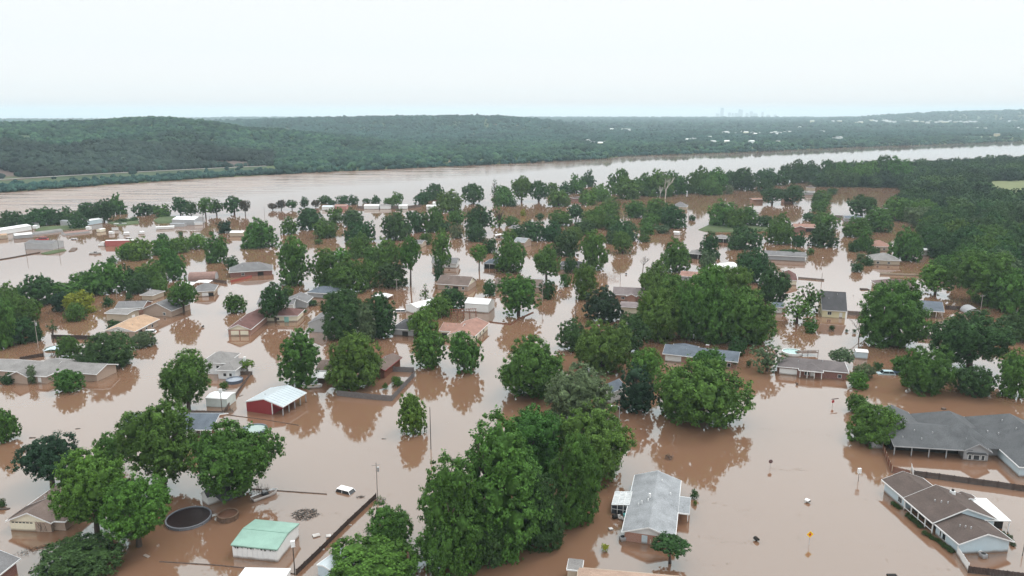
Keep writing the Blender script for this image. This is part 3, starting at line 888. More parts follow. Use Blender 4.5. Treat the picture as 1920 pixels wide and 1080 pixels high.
def wall_mesh(mb, x0, y0, x1, y1, he, pitch, kind, ax, ov=.45, zb=-.7):
    a0, b0, a1, b1 = x0 + ov, y0 + ov, x1 - ov, y1 - ov
    if kind == 'g':
        zt = he + pitch * ov - .18
        if ax == 'u': m = (y0 + y1) / 2; mb.prism([(b0, zb), (b1, zb), (b1, zt), (m, he + pitch * (y1 - y0) / 2 - .2), (b0, zt)], a0, a1, 'x')
        else: m = (x0 + x1) / 2; mb.prism([(a0, zb), (a1, zb), (a1, zt), (m, he + pitch * (x1 - x0) / 2 - .2), (a0, zt)], b0, b1, 'y')
    else: mb.box(a0, b0, zb, a1, b1, he - .17)
def trim_mesh(mb, x0, y0, x1, y1, he, pitch, kind, ax, w=.2):
    e = .035
    if kind == 'g':
        if ax == 'u':
            m = (y0 + y1) / 2; h = pitch * (y1 - y0) / 2; p = [(y0 - e, he + .02), (m, he + h + .03), (y1 + e, he + .02), (y1 + e, he - w), (m, he + h - w), (y0 - e, he - w)]
            mb.prism(p, x0 - e, x0 - .003, 'x'); mb.prism(p, x1 + .003, x1 + e, 'x')
            mb.box(x0, y0 - .09, he - w, x1, y0 - .004, he + .01); mb.box(x0, y1 + .004, he - w, x1, y1 + .09, he + .01)
        else:
            m = (x0 + x1) / 2; h = pitch * (x1 - x0) / 2; p = [(x0 - e, he + .02), (m, he + h + .03), (x1 + e, he + .02), (x1 + e, he - w), (m, he + h - w), (x0 - e, he - w)]
            mb.prism(p, y0 - e, y0 - .003, 'y'); mb.prism(p, y1 + .003, y1 + e, 'y')
            mb.box(x0 - .09, y0, he - w, x0 - .004, y1, he + .01); mb.box(x1 + .004, y0, he - w, x1 + .09, y1, he + .01)
    else:
        mb.box(x0 - .09, y0 - .09, he - w, x1 + .09, y0 - .004, he + .01); mb.box(x0 - .09, y1 + .004, he - w, x1 + .09, y1 + .09, he + .01)
        mb.box(x0 - .09, y0 - .004, he - w, x0 - .004, y1 + .004, he + .01); mb.box(x1 + .004, y0 - .004, he - w, x1 + .09, y1 + .004, he + .01)
def sidebox(mb, b, side, t, w, z0, z1, d0, d1, ov=.45):
    """box on the wall of block b on a side (0 near,1 right,2 far,3 left), centre t along it, standing d0..d1 proud"""
    x0, y0, x1, y1 = b[0] + ov, b[1] + ov, b[2] - ov, b[3] - ov
    if side in (0, 2):
        c = x0 + (x1 - x0) * t; y = y0 if side == 0 else y1; s = -1 if side == 0 else 1
        mb.box(c - w/2, min(y + s*d0, y + s*d1), z0, c + w/2, max(y + s*d0, y + s*d1), z1)
    else:
        c = y0 + (y1 - y0) * t; x = x1 if side == 1 else x0; s = 1 if side == 1 else -1
        mb.box(min(x + s*d0, x + s*d1), c - w/2, z0, max(x + s*d0, x + s*d1), c + w/2, z1)
FRAME = WHITE
def window(root, b, side, t, w=1.1, z0=.5, z1=1.5, frame=None, n=1):
    m = MB(); sidebox(m, b, side, t, w, z0, z1, -.02, .05); f = m.build('window', frame or WHITE, root)
    for k in range(n):
        ww = (w - .14) / n - .05; x0, y0, x1, y1 = b[0] + .45, b[1] + .45, b[2] - .45, b[3] - .45
        span = (x1 - x0) if side in (0, 2) else (y1 - y0); tt = t + ((k + .5) / n - .5) * (w - .12) / span
        m = MB(); sidebox(m, b, side, tt, ww, z0 + .09, z1 - .09, .03, .065); m.build('pane', GLASS, f)
def door(root, b, side, t, w=1.0, z1=1.6, mat=None, name='door'):
    m = MB(); sidebox(m, b, side, t, w, -.6, z1, -.02, .045); d = m.build(name, mat or WHITE, root)
    if name == 'garage_door':
        for k in range(3):
            m = MB(); sidebox(m, b, side, t, w - .16, k * .56 + .03, min(z1 - .05, k * .56 + .53), .03, .062); m.build('panel', mat or WHITE, d)
    return d
def post(root, x, y, z1, mat=None, r=.08): MB().box(x - r, y - r, -.7, x + r, y + r, z1).build('porch_post', mat or WHITE, root)
def vent(roof, x, y, z, r=.13, h=.5, mat=None):
    MB().tube([(x, y, z - .3), (x, y, z + h * .7), (x, y, z + h)], [r, r, r * .9], 8).build('vent', mat or METAL, roof)
def roof_z(b, x, y):
    x0, y0, x1, y1, he, p, kind, ax = b[:8]
    if kind == 'f': return he
    d = min(y - y0, y1 - y) if ax == 'u' else min(x - x0, x1 - x)
    if kind == 'h': d = min(x - x0, x1 - x, y - y0, y1 - y)
    return he + p * max(0, d)
ROOFS = {}
def house(label, p, he, pitch, kind='g', ax='u', roof='grey', wall=None, wings=(), feats='', cat='house', name='house', land=None, trim=None, gable=None, group=None, ov=.45, dims=None, zbase=0, opn=False, nvent=2, thick=.16):
    p0, p1, p2 = p; A, L, D, rz = place(p0, p1, p2, he)
    if dims: L = dims[0] or L; D = dims[1] or D
    root = empty(name, (A.x, A.y, 0), rz); tag(root, label, cat, group)
    wall = wall or BRICK; rm = roof if not isinstance(roof, str) else RM[roof]; trim = trim or WHITE
    blocks = [(0, 0, L, D, he, pitch, kind, ax)] + [tuple(w) for w in wings]
    roofs = []
    for i, b in enumerate(blocks):
        m = MB(); roof_mesh(m, *b[:8], th=thick); r = m.build('roof', rm, root); roofs.append(r)
        o = opn if i == 0 else (len(b) > 8 and b[8] == 'open')
        if not o:
            m = MB(); wall_mesh(m, *b[:8], ov=ov); m.build('wall', wall if not (len(b) > 9) else b[9], root)
            if gable and b[6] == 'g':
                m = MB(); x0, y0, x1, y1, h_, pi_, _, a_ = b[:8]; s, e_ = (y0, y1) if a_ == 'u' else (x0, x1)
                q = [(s + .3, h_ - .14), (e_ - .3, h_ - .14), ((s + e_) / 2, h_ + pi_ * (e_ - s) / 2 - .22)]
                if a_ == 'u': m.prism(q, x0 + ov - .03, x0 + ov + .1, 'x'); m.prism(q, x1 - ov - .1, x1 - ov + .03, 'x')
                else: m.prism(q, y0 + ov - .03, y0 + ov + .1, 'y'); m.prism(q, y1 - ov - .1, y1 - ov + .03, 'y')
                m.build('gable', gable, root)
        m = MB(); trim_mesh(m, *b[:8]); m.build('roof_trim', trim, root)
    for i in range(nvent):
        b = blocks[0]; x = b[0] + (b[2] - b[0]) * (.3 + .35 * i); y = b[1] + (b[3] - b[1]) * (.3 + .12 * i)
        if kind == 'g' and ax == 'v': x, y = b[0] + (b[2] - b[0]) * (.3 + .1 * i), b[1] + (b[3] - b[1]) * (.35 + .3 * i)
        vent(roofs[0], x, y, roof_z(b, x, y), .09, .4)
    for f in feats.split(';'):
        f = f.split()
        if not f: continue
        k = f[0]; a = [float(q) if q.replace('.', '').replace('-', '').isdigit() else q for q in f[1:]]
        if k == 'w': window(root, blocks[int(a[0])], int(a[1]), a[2], *(a[3:6] if len(a) > 3 else ()), n=int(a[6]) if len(a) > 6 else 1)
        if k == 'd': door(root, blocks[int(a[0])], int(a[1]), a[2], a[3] if len(a) > 3 else 1.0, a[4] if len(a) > 4 else 1.5, MT.get(a[5], WHITE) if len(a) > 5 else WHITE)
        if k == 'G': door(root, blocks[int(a[0])], int(a[1]), a[2], a[3], a[4], MT.get(a[5], WHITE) if len(a) > 5 else WHITE, 'garage_door')
        if k == 'p': post(root, a[0], a[1], he - .15 if len(a) < 3 else a[2])
        if k == 'o':                          # dark panel on the wall, shade of an open bay painted in
            m = MB(); sidebox(m, blocks[int(a[0])], int(a[1]), a[2], a[3], -.6, a[4], -.02, .03); m.build('opening_shade', DARK, root)
        if k == 'c':
            z = roof_z(blocks[0], a[0], a[1]); c = MB().box(a[0] - .4, a[1] - .4, z - .5, a[0] + .4, a[1] + .4, z + 1.0).build('chimney', BRICKD, root)
            MB().box(a[0] - .5, a[1] - .5, z + 1.003, a[0] + .5, a[1] + .5, z + 1.1).build('cap', METAL, c)
    c = root.matrix_basis @ Vector((L / 2, D / 2, 0)) if False else Vector((A.x, A.y, 0)) + Matrix.Rotation(rz, 3, 'Z') @ Vector((L / 2, D / 2, 0))
    if land: LAND.append((c.x, c.y, land, max(L, D) / 2))
    HD.append((label[:40], round(L, 1), round(D, 1), round(math.degrees(rz))))
    return root, blocks, roofs
HD = []
RM = {'grey': shingle('grey', (.155, .155, .158)), 'char': shingle('charcoal', (.088, .093, .098)), 'dgrey': shingle('dark_grey', (.075, .075, .080)), 'slate': shingle('slate_blue', (.105, .125, .15)),
      'brown': shingle('brown', (.135, .105, .092)), 'dbrown': shingle('dark_brown', (.088, .070, .063)), 'maroon': shingle('maroon', (.125, .068, .062)),
      'tan': shingle('tan', (.36, .25, .17)), 'pink': shingle('pinkish', (.26, .155, .125)), 'lgrey': shingle('light_grey', (.235, .25, .262)),
      'white': WMETAL, 'metal': METAL, 'green': pmat('green_metal_sheet', (.20, .33, .275), .5, .4, .14, .5), 'beige': shingle('beige', (.33, .24, .19)),
      'lg2': shingle('weathered_grey', (.20, .195, .19)), 'bmetal': pmat('pale_blue_metal_sheet', (.40, .46, .49), .4, .5, .10, .3, stretch=(1, .1, 1)), 'rust': pmat('rusty_sheet', (.22, .14, .12), .8, .3, .2, 1.0)}
REDW = pmat('red_painted_metal', (.23, .030, .035), .6, .3, .08); TEAL = pmat('teal_paint', (.25, .50, .45), .7)
MT = {'white': WHITE, 'cream': CREAM, 'teal': TEAL, 'dark': DARK, 'grey': GREYW, 'blue': BLUEW, 'tan': TAN, 'red': REDW}

# -- large near houses
hg, hb, hr = house('light grey gable-roofed brick house with a glass sunroom on one flank', [(1166, 997), (1266, 1011), (1219, 894)], 1.9, .34, 'g', 'v', 'lgrey', BRICK,
    land='the light grey roof with the sunroom', gable=pmat('pale_siding', (.55, .57, .57), .7), nvent=0, feats='d 0 0 .42 .95 1.55 blue')
L_, D_ = hb[0][2], hb[0][3]
m = MB(); bw = (L_ - .2 - L_ / 2, D_ * .42, L_ + 2.0, D_ * .70, 1.9, .34, 'g', 'u'); roof_mesh(m, *bw); wr = m.build('roof', RM['lgrey'], hg)
m = MB(); wall_mesh(m, bw[0], bw[1] + .3, bw[2] - 1.3, bw[3] - .3, *bw[4:]); m.build('wall', BRICK, hg)
m = MB(); trim_mesh(m, L_ + .1, *bw[1:3], *bw[3:]); m.build('roof_trim', WHITE, hg)
for yy in (bw[1] + .35, (bw[1] + bw[3]) / 2, bw[3] - .35): post(hg, L_ + 1.75, yy, 1.75)
for x, y, r, h in [(L_*.42, D_*.50, .2, .8), (L_*.40, D_*.44, .12, .5), (L_*.28, D_*.42, .12, .55), (L_*.22, D_*.40, .1, .4), (L_*.62, D_*.83, .1, .35), (L_*.82, D_*.66, .12, .4)]:
    vent(hr[0], x, y, roof_z(hb[0], x, y), r, h, WHITE)
for tt in (.55, .63): m = MB(); sidebox(m, hb[0], 0, tt, .22, -.5, 1.0, .1, .3); tag(m.build('plank_upright', TAN, hg))
# sunroom: white bars and glass panes
def sunroom(par, x0, x1, y0, y1, h0, h1):
    f = MB(); nx = 3; ny = 6
    def bar(a, b): f.tube([a, b], [.05, .05], 4)
    zr = lambda x: h0 + (h1 - h0) * (x - x0) / (x1 - x0)
    for i in range(ny + 1):
        y = y0 + (y1 - y0) * i / ny; bar((x0, y, -.5), (x0, y, h0)); bar((x0, y, h0), (x1, y, h1))
    for i in range(nx + 1):
        x = x0 + (x1 - x0) * i / nx; bar((x, y0, -.5), (x, y0, zr(x))); bar((x, y0, zr(x)), (x, y1, zr(x))); bar((x, y1, -.5), (x, y1, zr(x)))
    bar((x0, y0, h0 * .55), (x1, y0, h0 * .55)); bar((x0, y0, h0 * .55), (x0, y1, h0 * .55))
    s = f.build('sunroom', WHITE, par); g = pmat('sunroom_glass', (.50, .53, .54), .12, .6, .3, 1.5); k = 0
    for i in range(ny):
        for j in range(nx):
            a, b = y0 + (y1 - y0) * i / ny + .07, y0 + (y1 - y0) * (i + 1) / ny - .07; c, d = x0 + (x1 - x0) * j / nx + .07, x0 + (x1 - x0) * (j + 1) / nx - .07
            MB().add([(c, a, zr(c)), (d, a, zr(d)), (d, b, zr(d)), (c, b, zr(c)), (c, a, zr(c) - .03), (d, a, zr(d) - .03), (d, b, zr(d) - .03), (c, b, zr(c) - .03)], [(0, 1, 2, 3), (7, 6, 5, 4), (0, 4, 5, 1), (1, 5, 6, 2), (2, 6, 7, 3), (3, 7, 4, 0)]).build('pane', g, s)
    for j in range(nx):
        c, d = x0 + (x1 - x0) * j / nx + .07, x0 + (x1 - x0) * (j + 1) / nx - .07; MB().box(c, y0 - .015, -.5, d, y0 + .015, h0 - .1).build('pane', GLASS, s)
    for j in range(ny):
        c, d = y0 + (y1 - y0) * j / ny + .07, y0 + (y1 - y0) * (j + 1) / ny - .07; MB().box(x0 - .015, c, -.5, x0 + .015, d, h0 - .1).build('pane', GLASS, s)
sunroom(hg, -2.9, .25, D_ * .42, D_ * .66, 1.7, 2.1)

# pale blue house
root, bl, rf = house('pale blue sided house with stepped dark brown roofs and a front porch', [(1653, 899), (1793, 1016), (1684, 879)], 2.3, .36, 'g', 'u', 'dbrown', BLUEW,
    land='the pale blue sided house', dims=(.01, .01), nvent=0) if False else (None, None, None)
A, L, D, rz = place((1653, 899), (1792, 1016), (1740, 900), 2.3)
hp = empty('house', (A.x, A.y, 0), rz); tag(hp, 'pale blue sided house with stepped dark brown roofs and a front porch', 'house'); LAND.append((A.x + 8, A.y - 4, 'the pale blue sided house', 12))
pb = [(0, 0, L * .36, 8.2, 2.3, .38, 'g', 'u'), (L * .33, -.1, L * .73, 11.8, 2.3, .40, 'g', 'u'), (L * .70, .3, L * 1.02, 9.8, 2.1, .34, 'g', 'u'), (L * .30, 9.2, L * .42, 13.6, 2.0, .36, 'g', 'u'), (L*.6, 5.2, L * 1.02, 9.8, 2.1, .34, 'g', 'u')][:4]
A0 = PX(Vector((A.x, A.y, 0)))
for i, b in enumerate(pb):
    m = MB(); roof_mesh(m, *b); r = m.build('roof', RM['dbrown'], hp)
    if i != 1: m = MB(); wall_mesh(m, *b); m.build('wall', BLUEW, hp)
    else: m = MB(); wall_mesh(m, b[0], b[1] + 1.9, b[2], b[3], *b[4:]); m.build('wall', BLUEW, hp); m = MB(); x0, y0, x1, y1 = b[:4]; m.prism([(y0 + .5, 2.2), (y1 - .5, 2.2), ((y0 + y1) / 2, 2.3 + .40 * (y1 - y0) / 2 - .2)], x1 - .5, x1 - .4, 'x'); m.build('gable', BLUEW, hp)
    m = MB(); trim_mesh(m, *b); m.build('roof_trim', WHITE, hp)
    if i in (1, 2):
        for q in range(3): x = b[0] + (b[2] - b[0]) * (.45 + .1 * q); y = b[1] + (b[3] - b[1]) * (.28 + .05 * q); vent(r, x, y, roof_z(b, x, y), .11, .35)
for k in range(5): post(hp, pb[1][0] + .3 + (pb[1][2] - pb[1][0] - .6) * k / 4, .18, 2.15)
for k in range(4): MB().box(pb[1][0] + .4 + (pb[1][2] - pb[1][0] - .6) * k / 4, .15, .55, pb[1][0] + .2 + (pb[1][2] - pb[1][0] - .6) * (k + 1) / 4, .21, .67).build('porch_rail', WHITE, hp)
m = MB(); m.box(pb[1][0] + .5, 1.8, -.6, pb[1][2] - .7, 2.33, 1.9); m.build('porch_shade_panel', DARK, hp)  # dark slab before the blue wall, porch shade put in as colour
window(hp, pb[0], 0, .75, 1.2, .5, 1.6, n=2); window(hp, pb[2], 0, .38, .9, .3, 1.5); window(hp, pb[2], 0, .22, .5, .3, 1.5)
MB().tube([(pb[2][2] - .42, 4.5, .05), (pb[2][2] - .3, 4.5, .05)], [.5, .5], 14).build('meter_box', WHITE, hp)
cx_, cy_ = pb[1][0] + 2.2, 7.6
c = MB().box(cx_ - .35, cy_ - .35, 3, cx_ + .35, cy_ + .35, 4.55).build('chimney', WHITE, hp); MB().tube([(cx_, cy_, 4.5), (cx_, cy_, 4.85)], [.22, .22], 10).build('cap', DARK, c)
# its patio cover
A, L, D, rz = place((1845, 974), (1875, 975), (1805, 938), 2.3)
pc = empty('patio_cover', (A.x, A.y, 0), rz); tag(pc, 'flat white patio cover on posts behind the pale blue house', 'patio cover')
MB().box(0, -.3, 2.2, 4.4, 7.6, 2.32).build('roof', WMETAL, pc)
for i in range(8): MB().box(.02, -.28 + i * .98, 2.321, 4.38, -.23 + i * .98, 2.36).build('roof_rib', WMETAL, pc)
for x, y in [(.15, -.1), (4.2, -.1), (4.2, 3.6), (4.2, 7.3)]: MB().box(x - .08, y - .08, -.6, x + .08, y + .08, 2.19).build('post', WHITE, pc)
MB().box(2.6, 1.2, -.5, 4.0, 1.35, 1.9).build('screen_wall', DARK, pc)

# large grey L house at the frame edge
hx, bx_, rx_ = house('big charcoal-roofed house with a long open porch and small bay gable', [(1676, 836), (1872, 848), (1692, 788)], 2.3, .34, 'g', 'u', 'char', GREYW, opn=True, nvent=0,
    land='the big charcoal-roofed house', dims=(15.4, 14.0), trim=GREYW)
L, D = bx_[0][2], bx_[0][3]
def addblock(root, b, rm, wm, tm=WHITE, wall=True, ov=.45, gable=None):
    m = MB(); roof_mesh(m, *b); r = m.build('roof', rm, root)
    if wall: m = MB(); wall_mesh(m, *b, ov=ov); m.build('wall', wm, root)
    if tm: m = MB(); trim_mesh(m, *b); m.build('roof_trim', tm, root)
    return r
MB().box(.6, 3.2, -.6, 21, 13, 2.1).build('wall', DARK, hx)  # wall coloured dark to stand for the shade under the porch
for k in range(5): post(hx, .3 + k * 3.4, .25, 2.15, GREYW, .09)
CH = RM['char']
addblock(hx, (9.5, 1.6, 21.3, 19, 2.3, .60, 'h', 'v'), CH, GREYW, None, False)
addblock(hx, (2, 7, 9.5, 20, 2.3, .42, 'g', 'v'), CH, GREYW, GREYW)
addblock(hx, (13.6, -.3, 19.0, 6, 2.3, .62, 'g', 'v'), CH, GREYW, GREYW)
g = (13.6, -.3, 19.0, 6)
for tt, ww in ((.22, .75), (.5, 1.3), (.78, .75)): window(hx, g, 0, tt, ww, .2, 1.35, n=1)
m = MB(); m.prism([(g[0] + .7, 1.5), (g[2] - .7, 1.5), (g[2] - 1.1, 1.9), (g[0] + 1.1, 1.9)], g[1] + .1, g[1] + .44, 'y'); m.build('bay_roof', CH, hx)
addblock(hx, (21.2, -6.5, 34, 19, 2.3, .60, 'h', 'v'), CH, BLUEW, WHITE)
addblock(hx, (17, 2.6, 26, 11, 2.3, .56, 'g', 'u'), CH, GREYW, None)
for x, y in [(2.5, 2.6), (5.5, 4.8), (6.2, 2.4), (9, 4.4), (3.2, 6.0), (3.9, 6.1)]: vent(rx_[0], x, y, 2.3 + .34 * min(y, D - y), .11, .35)
for x, y in [(20.5, 6.0), (22.5, 5.6)]: vent(rx_[0], x, y, 2.3 + .56 * (y - 2.6), .12, .35)
for x, y in [(25.5, 11), (26, 6), (26.6, 2)]: vent(rx_[0], x, y, 2.3 + .6 * (x - 21.2), .12, .35)
MB().box(-3.2, 3.2, -.5, -1.0, 5, 1.6).build('annex', GREYW, hx)

# brown house near the frame corner
hn, b, r = house('brown hip-roofed brick house with a cream gable over the garage door', [(16, 973), (122, 978), (66, 918)], 2.0, .42, 'h', 'v', 'brown', BRICKT, land='the brown roof with the cream garage gable', nvent=2, dims=(None, 17))
L, D = b[0][2], b[0][3]
gb = (.0, -.7, L * .80, 4.5, 2.0, .42, 'g', 'v'); addblock(hn, gb, RM['brown'], BRICKT, WHITE)
m = MB(); m.prism([(.3, 1.86), (L * .8 - .3, 1.86), (L * .4, 2.0 + .42 * L * .4 - .25)], -.7 + .41, -.7 + .5, 'y'); m.build('gable', CREAM, hn)
door(hn, gb, 0, .30, 4.6, 1.75, CREAM, 'garage_door')
for i in range(6): m = MB(); sidebox(m, gb, 0, .30 + (i - 2.5) * .09, .5, 1.5, 1.72, .05, .075); m.build('garage_window', GLASS, hn)
house('grey roof with red brick gable cut off by the frame corner', [(-40, 1108), (38, 1047), (-70, 1062)], 2.2, .38, 'g', 'u', 'grey', BRICKD, nvent=1, land='the red brick corner house')

# green metal shed
hs, b, r = house('white metal shed with a green metal roof and mould-black front eave', [(433, 1021), (520, 1030), (480, 974)], 2.4, .16, 'g', 'u', 'green', WHITE, cat='shed', name='shed', nvent=0, trim=RM['green'], ov=.12,
    land='the green-roofed metal shed')
L, D = b[0][2], b[0][3]; q = MB(); rr = random.Random(4)
for i in range(150):
    x = .2 + (L - .4) * rr.random(); dz = rr.uniform(.05, .5) * (1 if rr.random() < .35 else .5); w = rr.uniform(.03, .14)
    q.add([(x - w, -.03 - rr.random() * .04, 2.27), (x + w, -.03 - rr.random() * .05, 2.27), (x + w * .4, -.02, 2.27 - dz), (x - w * .5, -.035, 2.27 - dz * .9)], [(0, 1, 2, 3)])
q.build('creeper', pmat('black_creeper', (.02, .022, .018), .95), hs)
for i in range(1, 9): MB().box(L * i / 9 - .03, .06, -.5, L * i / 9 + .03, .119, 2.2).build('wall_rib', WHITE, hs)
MB().box(0, D / 2 - .14, 2.4 + .16 * D / 2 - .03, L, D / 2 + .14, 2.4 + .16 * D / 2 + .05).build('ridge_cap', RM['green'], hs)
# red barn
hb_, b, r = house('red metal barn with a pale metal roof and open lean-to bay', [(460, 753), (530, 763), (492, 725)], 2.5, .26, 'g', 'v', 'bmetal', REDW, cat='barn', name='barn', nvent=1, trim=WMETAL, ov=.1, opn=True, land='the red metal barn')
L, D = b[0][2], b[0][3]; m = MB(); s = L * .70
m.prism([(.12, -.7), (s, -.7), (s, 2.5 + .26 * (L - s) - .2), (L / 2, 2.5 + .26 * L / 2 - .2), (.12, 2.4)], .12, D - .12, 'y'); m.build('wall', REDW, hb_)
m = MB(); m.prism([(s + .25, 2.5 + .26 * (L - s - .25) - .75), (L - .1, 1.9), (L - .1, 2.3), (s + .25, 2.5 + .26 * (L - s - .25) - .2)], .12, .2, 'y'); m.build('lean_to_fascia', REDW, hb_)
MB().box(s, .0, -.6, s + .24, .11, 2.5 + .26 * (L - s) - .4).build('corner_trim', WHITE, hb_)
for k in range(5): post(hb_, L - .2, .25 + (D - .5) * k / 4, 2.3, GREYW, .1)
for k in range(9): MB().add([(0, .1, 0), (L/2, .1, .26*L/2), (L/2, .16, .26*L/2), (0, .16, 0), (0, .1, .05), (L/2, .1, .26*L/2+.05), (L/2, .16, .26*L/2+.05), (0, .16, .05)], [(3,2,1,0),(4,5,6,7),(0,1,5,4),(1,2,6,5),(2,3,7,6),(3,0,4,7)]).build('roof_rib', WMETAL, hb_, loc=(0, k * D / 9.3, 2.51))
for k in range(9): MB().add([(0, .1, 0), (L/2, .1, -.26*L/2), (L/2, .16, -.26*L/2), (0, .16, 0), (0, .1, .05), (L/2, .1, -.26*L/2+.05), (L/2, .16, -.26*L/2+.05), (0, .16, .05)], [(3,2,1,0),(4,5,6,7),(0,1,5,4),(1,2,6,5),(2,3,7,6),(3,0,4,7)]).build('roof_rib', RM['bmetal'], hb_, loc=(L / 2, k * D / 9.3, 2.51 + .26 * L / 2))

# maroon garage house
h, b, r = house('maroon-roofed brick house with a cream double garage gable', [(424, 618), (470, 618), (440, 588)], 2.2, .42, 'g', 'v', 'maroon', BRICK, gable=CREAM, land='the maroon-roofed garage house', feats='G 0 0 .3 2.6 1.7 cream;G 0 0 .74 2.6 1.7 cream', nvent=1)
L, D = b[0][2], b[0][3]
addblock(h, (1.0, D - 3, L + 10.5, D + 6, 2.2, .40, 'h', 'u'), RM['maroon'], CREAM)
window(h, (L, D - 3, L + 10.5, D + 6), 0, .3, 1.2, .5, 1.5, n=2); door(h, (L, D - 3, L + 10.5, D + 6), 0, .62, 1.6, 1.7, TEAL)
# ranch houses mid right
house('slate-blue-roofed ranch house with a wide white garage door', [(1242, 663), (1384, 679), (1262, 642)], 2.3, .34, 'g', 'u', 'slate', BRICK, land='the slate-blue ranch roof', dims=(None, 9.5), feats='G 0 0 .13 4.6 1.8 white;w 0 0 .78 1.4 .4 1.6 2;w 0 0 .9 1.0 .4 1.6;d 0 0 .5;w 0 0 .62 1.2 .4 1.6 2;c 12 6', wings=[(1.5, 4, 9, 11, 2.3, .42, 'h', 'v')])
hq, b, r = house('grey-brown ranch house with a porch gable and white garage door', [(1458, 687), (1592, 699), (1478, 664)], 2.3, .36, 'h', 'u', 'brown' if False else shingle('taupe', (.125, .112, .112)), BRICKD, land='the taupe ranch roof by the round pool', dims=(None, 9.0), feats='G 0 0 .14 4.6 1.7 white;w 0 0 .9 1.0 .4 1.4')
L, D = b[0][2], b[0][3]
addblock(hq, (L * .30, -1.6, L * .64, 5, 2.3, .42, 'h', 'v'), shingle('taupe', (0, 0, 0)), BRICKD, WHITE, False)
for k in range(4): post(hq, L * .32 + L * .30 * k / 3, -1.4, 2.15)
door(hq, (L * .3, 0, L * .64, 5), 0, .6, 1.0, 1.7); window(hq, b[0], 0, .42, 1.3, .4, 1.5, n=2)
house('steep dark-roofed house with pale yellow walls', [(1541, 581), (1590, 584), (1547, 560)], 2.6, .85, 'g', 'u', 'dgrey', pmat('yellow_siding', (.62, .58, .38), .7), dims=(8.4, 13), land='the steep dark roof with yellow walls', feats='w 0 0 .3 1.4 .8 2.1 2;d 0 0 .8 1 1.9', nvent=5)
h, b, r = house('grey gable-roofed house with an open carport on white posts', [(1722, 581), (1771, 585), (1716, 556)], 2.5, .38, 'g', 'u', 'slate', BLUEW, opn=True, land='the grey carport roof on white posts', dims=(None, 12), nvent=0, group=None)
for k in range(4): post(h, b[0][2] - .4, .3 + 2.6 * k, 2.35)
for k in range(3): post(h, b[0][2] - .4 - 2 * k, .3, 2.35)
MB().box(0, 4.5, -.6, b[0][2] * .45, b[0][3] - .5, 2.3).build('wall', BLUEW, h)
# white two-part house by the oval pool
h, b, r = house('white two-part house with grey hip roofs next to the round pool', [(404, 694), (441, 695), (410, 672)], 2.6, .55, 'h', 'v', 'lg2', pmat('white_siding', (.60, .62, .63), .7), land='the white house by the little pool', feats='d 0 0 .66 1 1.9;w 0 0 .75 .9 .7 1.7;w 0 0 .4 1 .7 1.7', nvent=0, dims=(None, 9.5))
addblock(h, (-6.0, 3.5, 1.5, 12.5, 3.4, .45, 'h', 'u'), RM['lg2'], pmat('white_siding', (0, 0, 0)))
window(h, (-6.0, 3.5, 1.5, 12.5), 0, .3, 1.0, 1.5, 2.6); window(h, (-6.0, 3.5, 1.5, 12.5), 0, .65, 1.0, 1.5, 2.6)
MB().box(b[0][2] - .1, 5.5, 1, b[0][2] + .5, 6.1, 4.6).build('chimney', WHITE, h)
# left foreground-middle house under trees
h, b, r = house('white-walled house with a slate roof and carport half hidden by a tree', [(223, 805), (397, 806), (236, 774)], 2.4, .36, 'g', 'u', 'slate', WHITE, opn=True, land='the slate carport roof', dims=(None, 9.5), nvent=0)
L, D = b[0][2], b[0][3]; MB().box(.4, .45, -.6, L * .74, D - .4, 2.35).build('wall', WHITE, h); window(h, (0, 0, L * .74, D), 0, .12, 1.4, .6, 1.7, n=2)
for k in range(3): post(h, L - .35, .3 + k * 3.6, 2.25)
post(h, L * .87, .3, 2.25)
# grey L house at the frame's edge
h, b, r = house('grey-roofed brick house with a low gabled entrance and white porch', [(30, 702), (86, 706), (52, 672)], 2.2, .36, 'h', 'u', 'lg2', BRICKT, land='the grey-roofed house by the frame edge', feats='w 0 0 .3 1.2 .5 1.5 2;d 0 0 .75 1 1.6', dims=(None, 14))
addblock(h, (b[0][2] - 2, 4.0, b[0][2] + 12, 12.5, 2.2, .34, 'g', 'u'), RM['lg2'], BRICKT); addblock(h, (-12, 2, 4, 11, 2.2, .34, 'g', 'u'), RM['lg2'], BRICKT)
addblock(h, (-1.5, -1.2, 4.5, 5, 2.2, .45, 'g', 'v'), RM['lg2'], BRICKT, gable=TAN)
# dark-roofed brick house with red fence
h, b, r = house('dark grey hip-roofed brick house with a red board fence', [(429, 511), (512, 506), (446, 492)], 2.3, .5, 'h', 'u', 'grey', BRICKD, land='the grey hip roof with the red fence', feats='o 0 0 .72 2.5 1.7;w 0 0 .3 1.4 .5 1.6 2', dims=(None, 12))
# white-gabled house
h, b, r = house('light grey roof with a white gable end behind a lone tree', [(480, 571), (551, 571), (497, 548)], 2.4, .42, 'g', 'u', 'grey', WHITE, land='the white gable end', dims=(None, 9), feats='w 0 0 .7 1.2 .5 1.6 2;w 0 0 .25 1.2 .5 1.6 2;w 0 1 .5 .8 .6 1.6')
addblock(h, (b[0][2] - 5, 3, b[0][2] + 4, 12, 2.4, .42, 'g', 'v'), RM['grey'], GREYW); 
house('low grey-blue roof tucked under tall trees', [(574, 548), (624, 551), (582, 534)], 2.2, .34, 'h', 'u', 'slate', GREYW, land='the low grey-blue roof', dims=(None, 10))
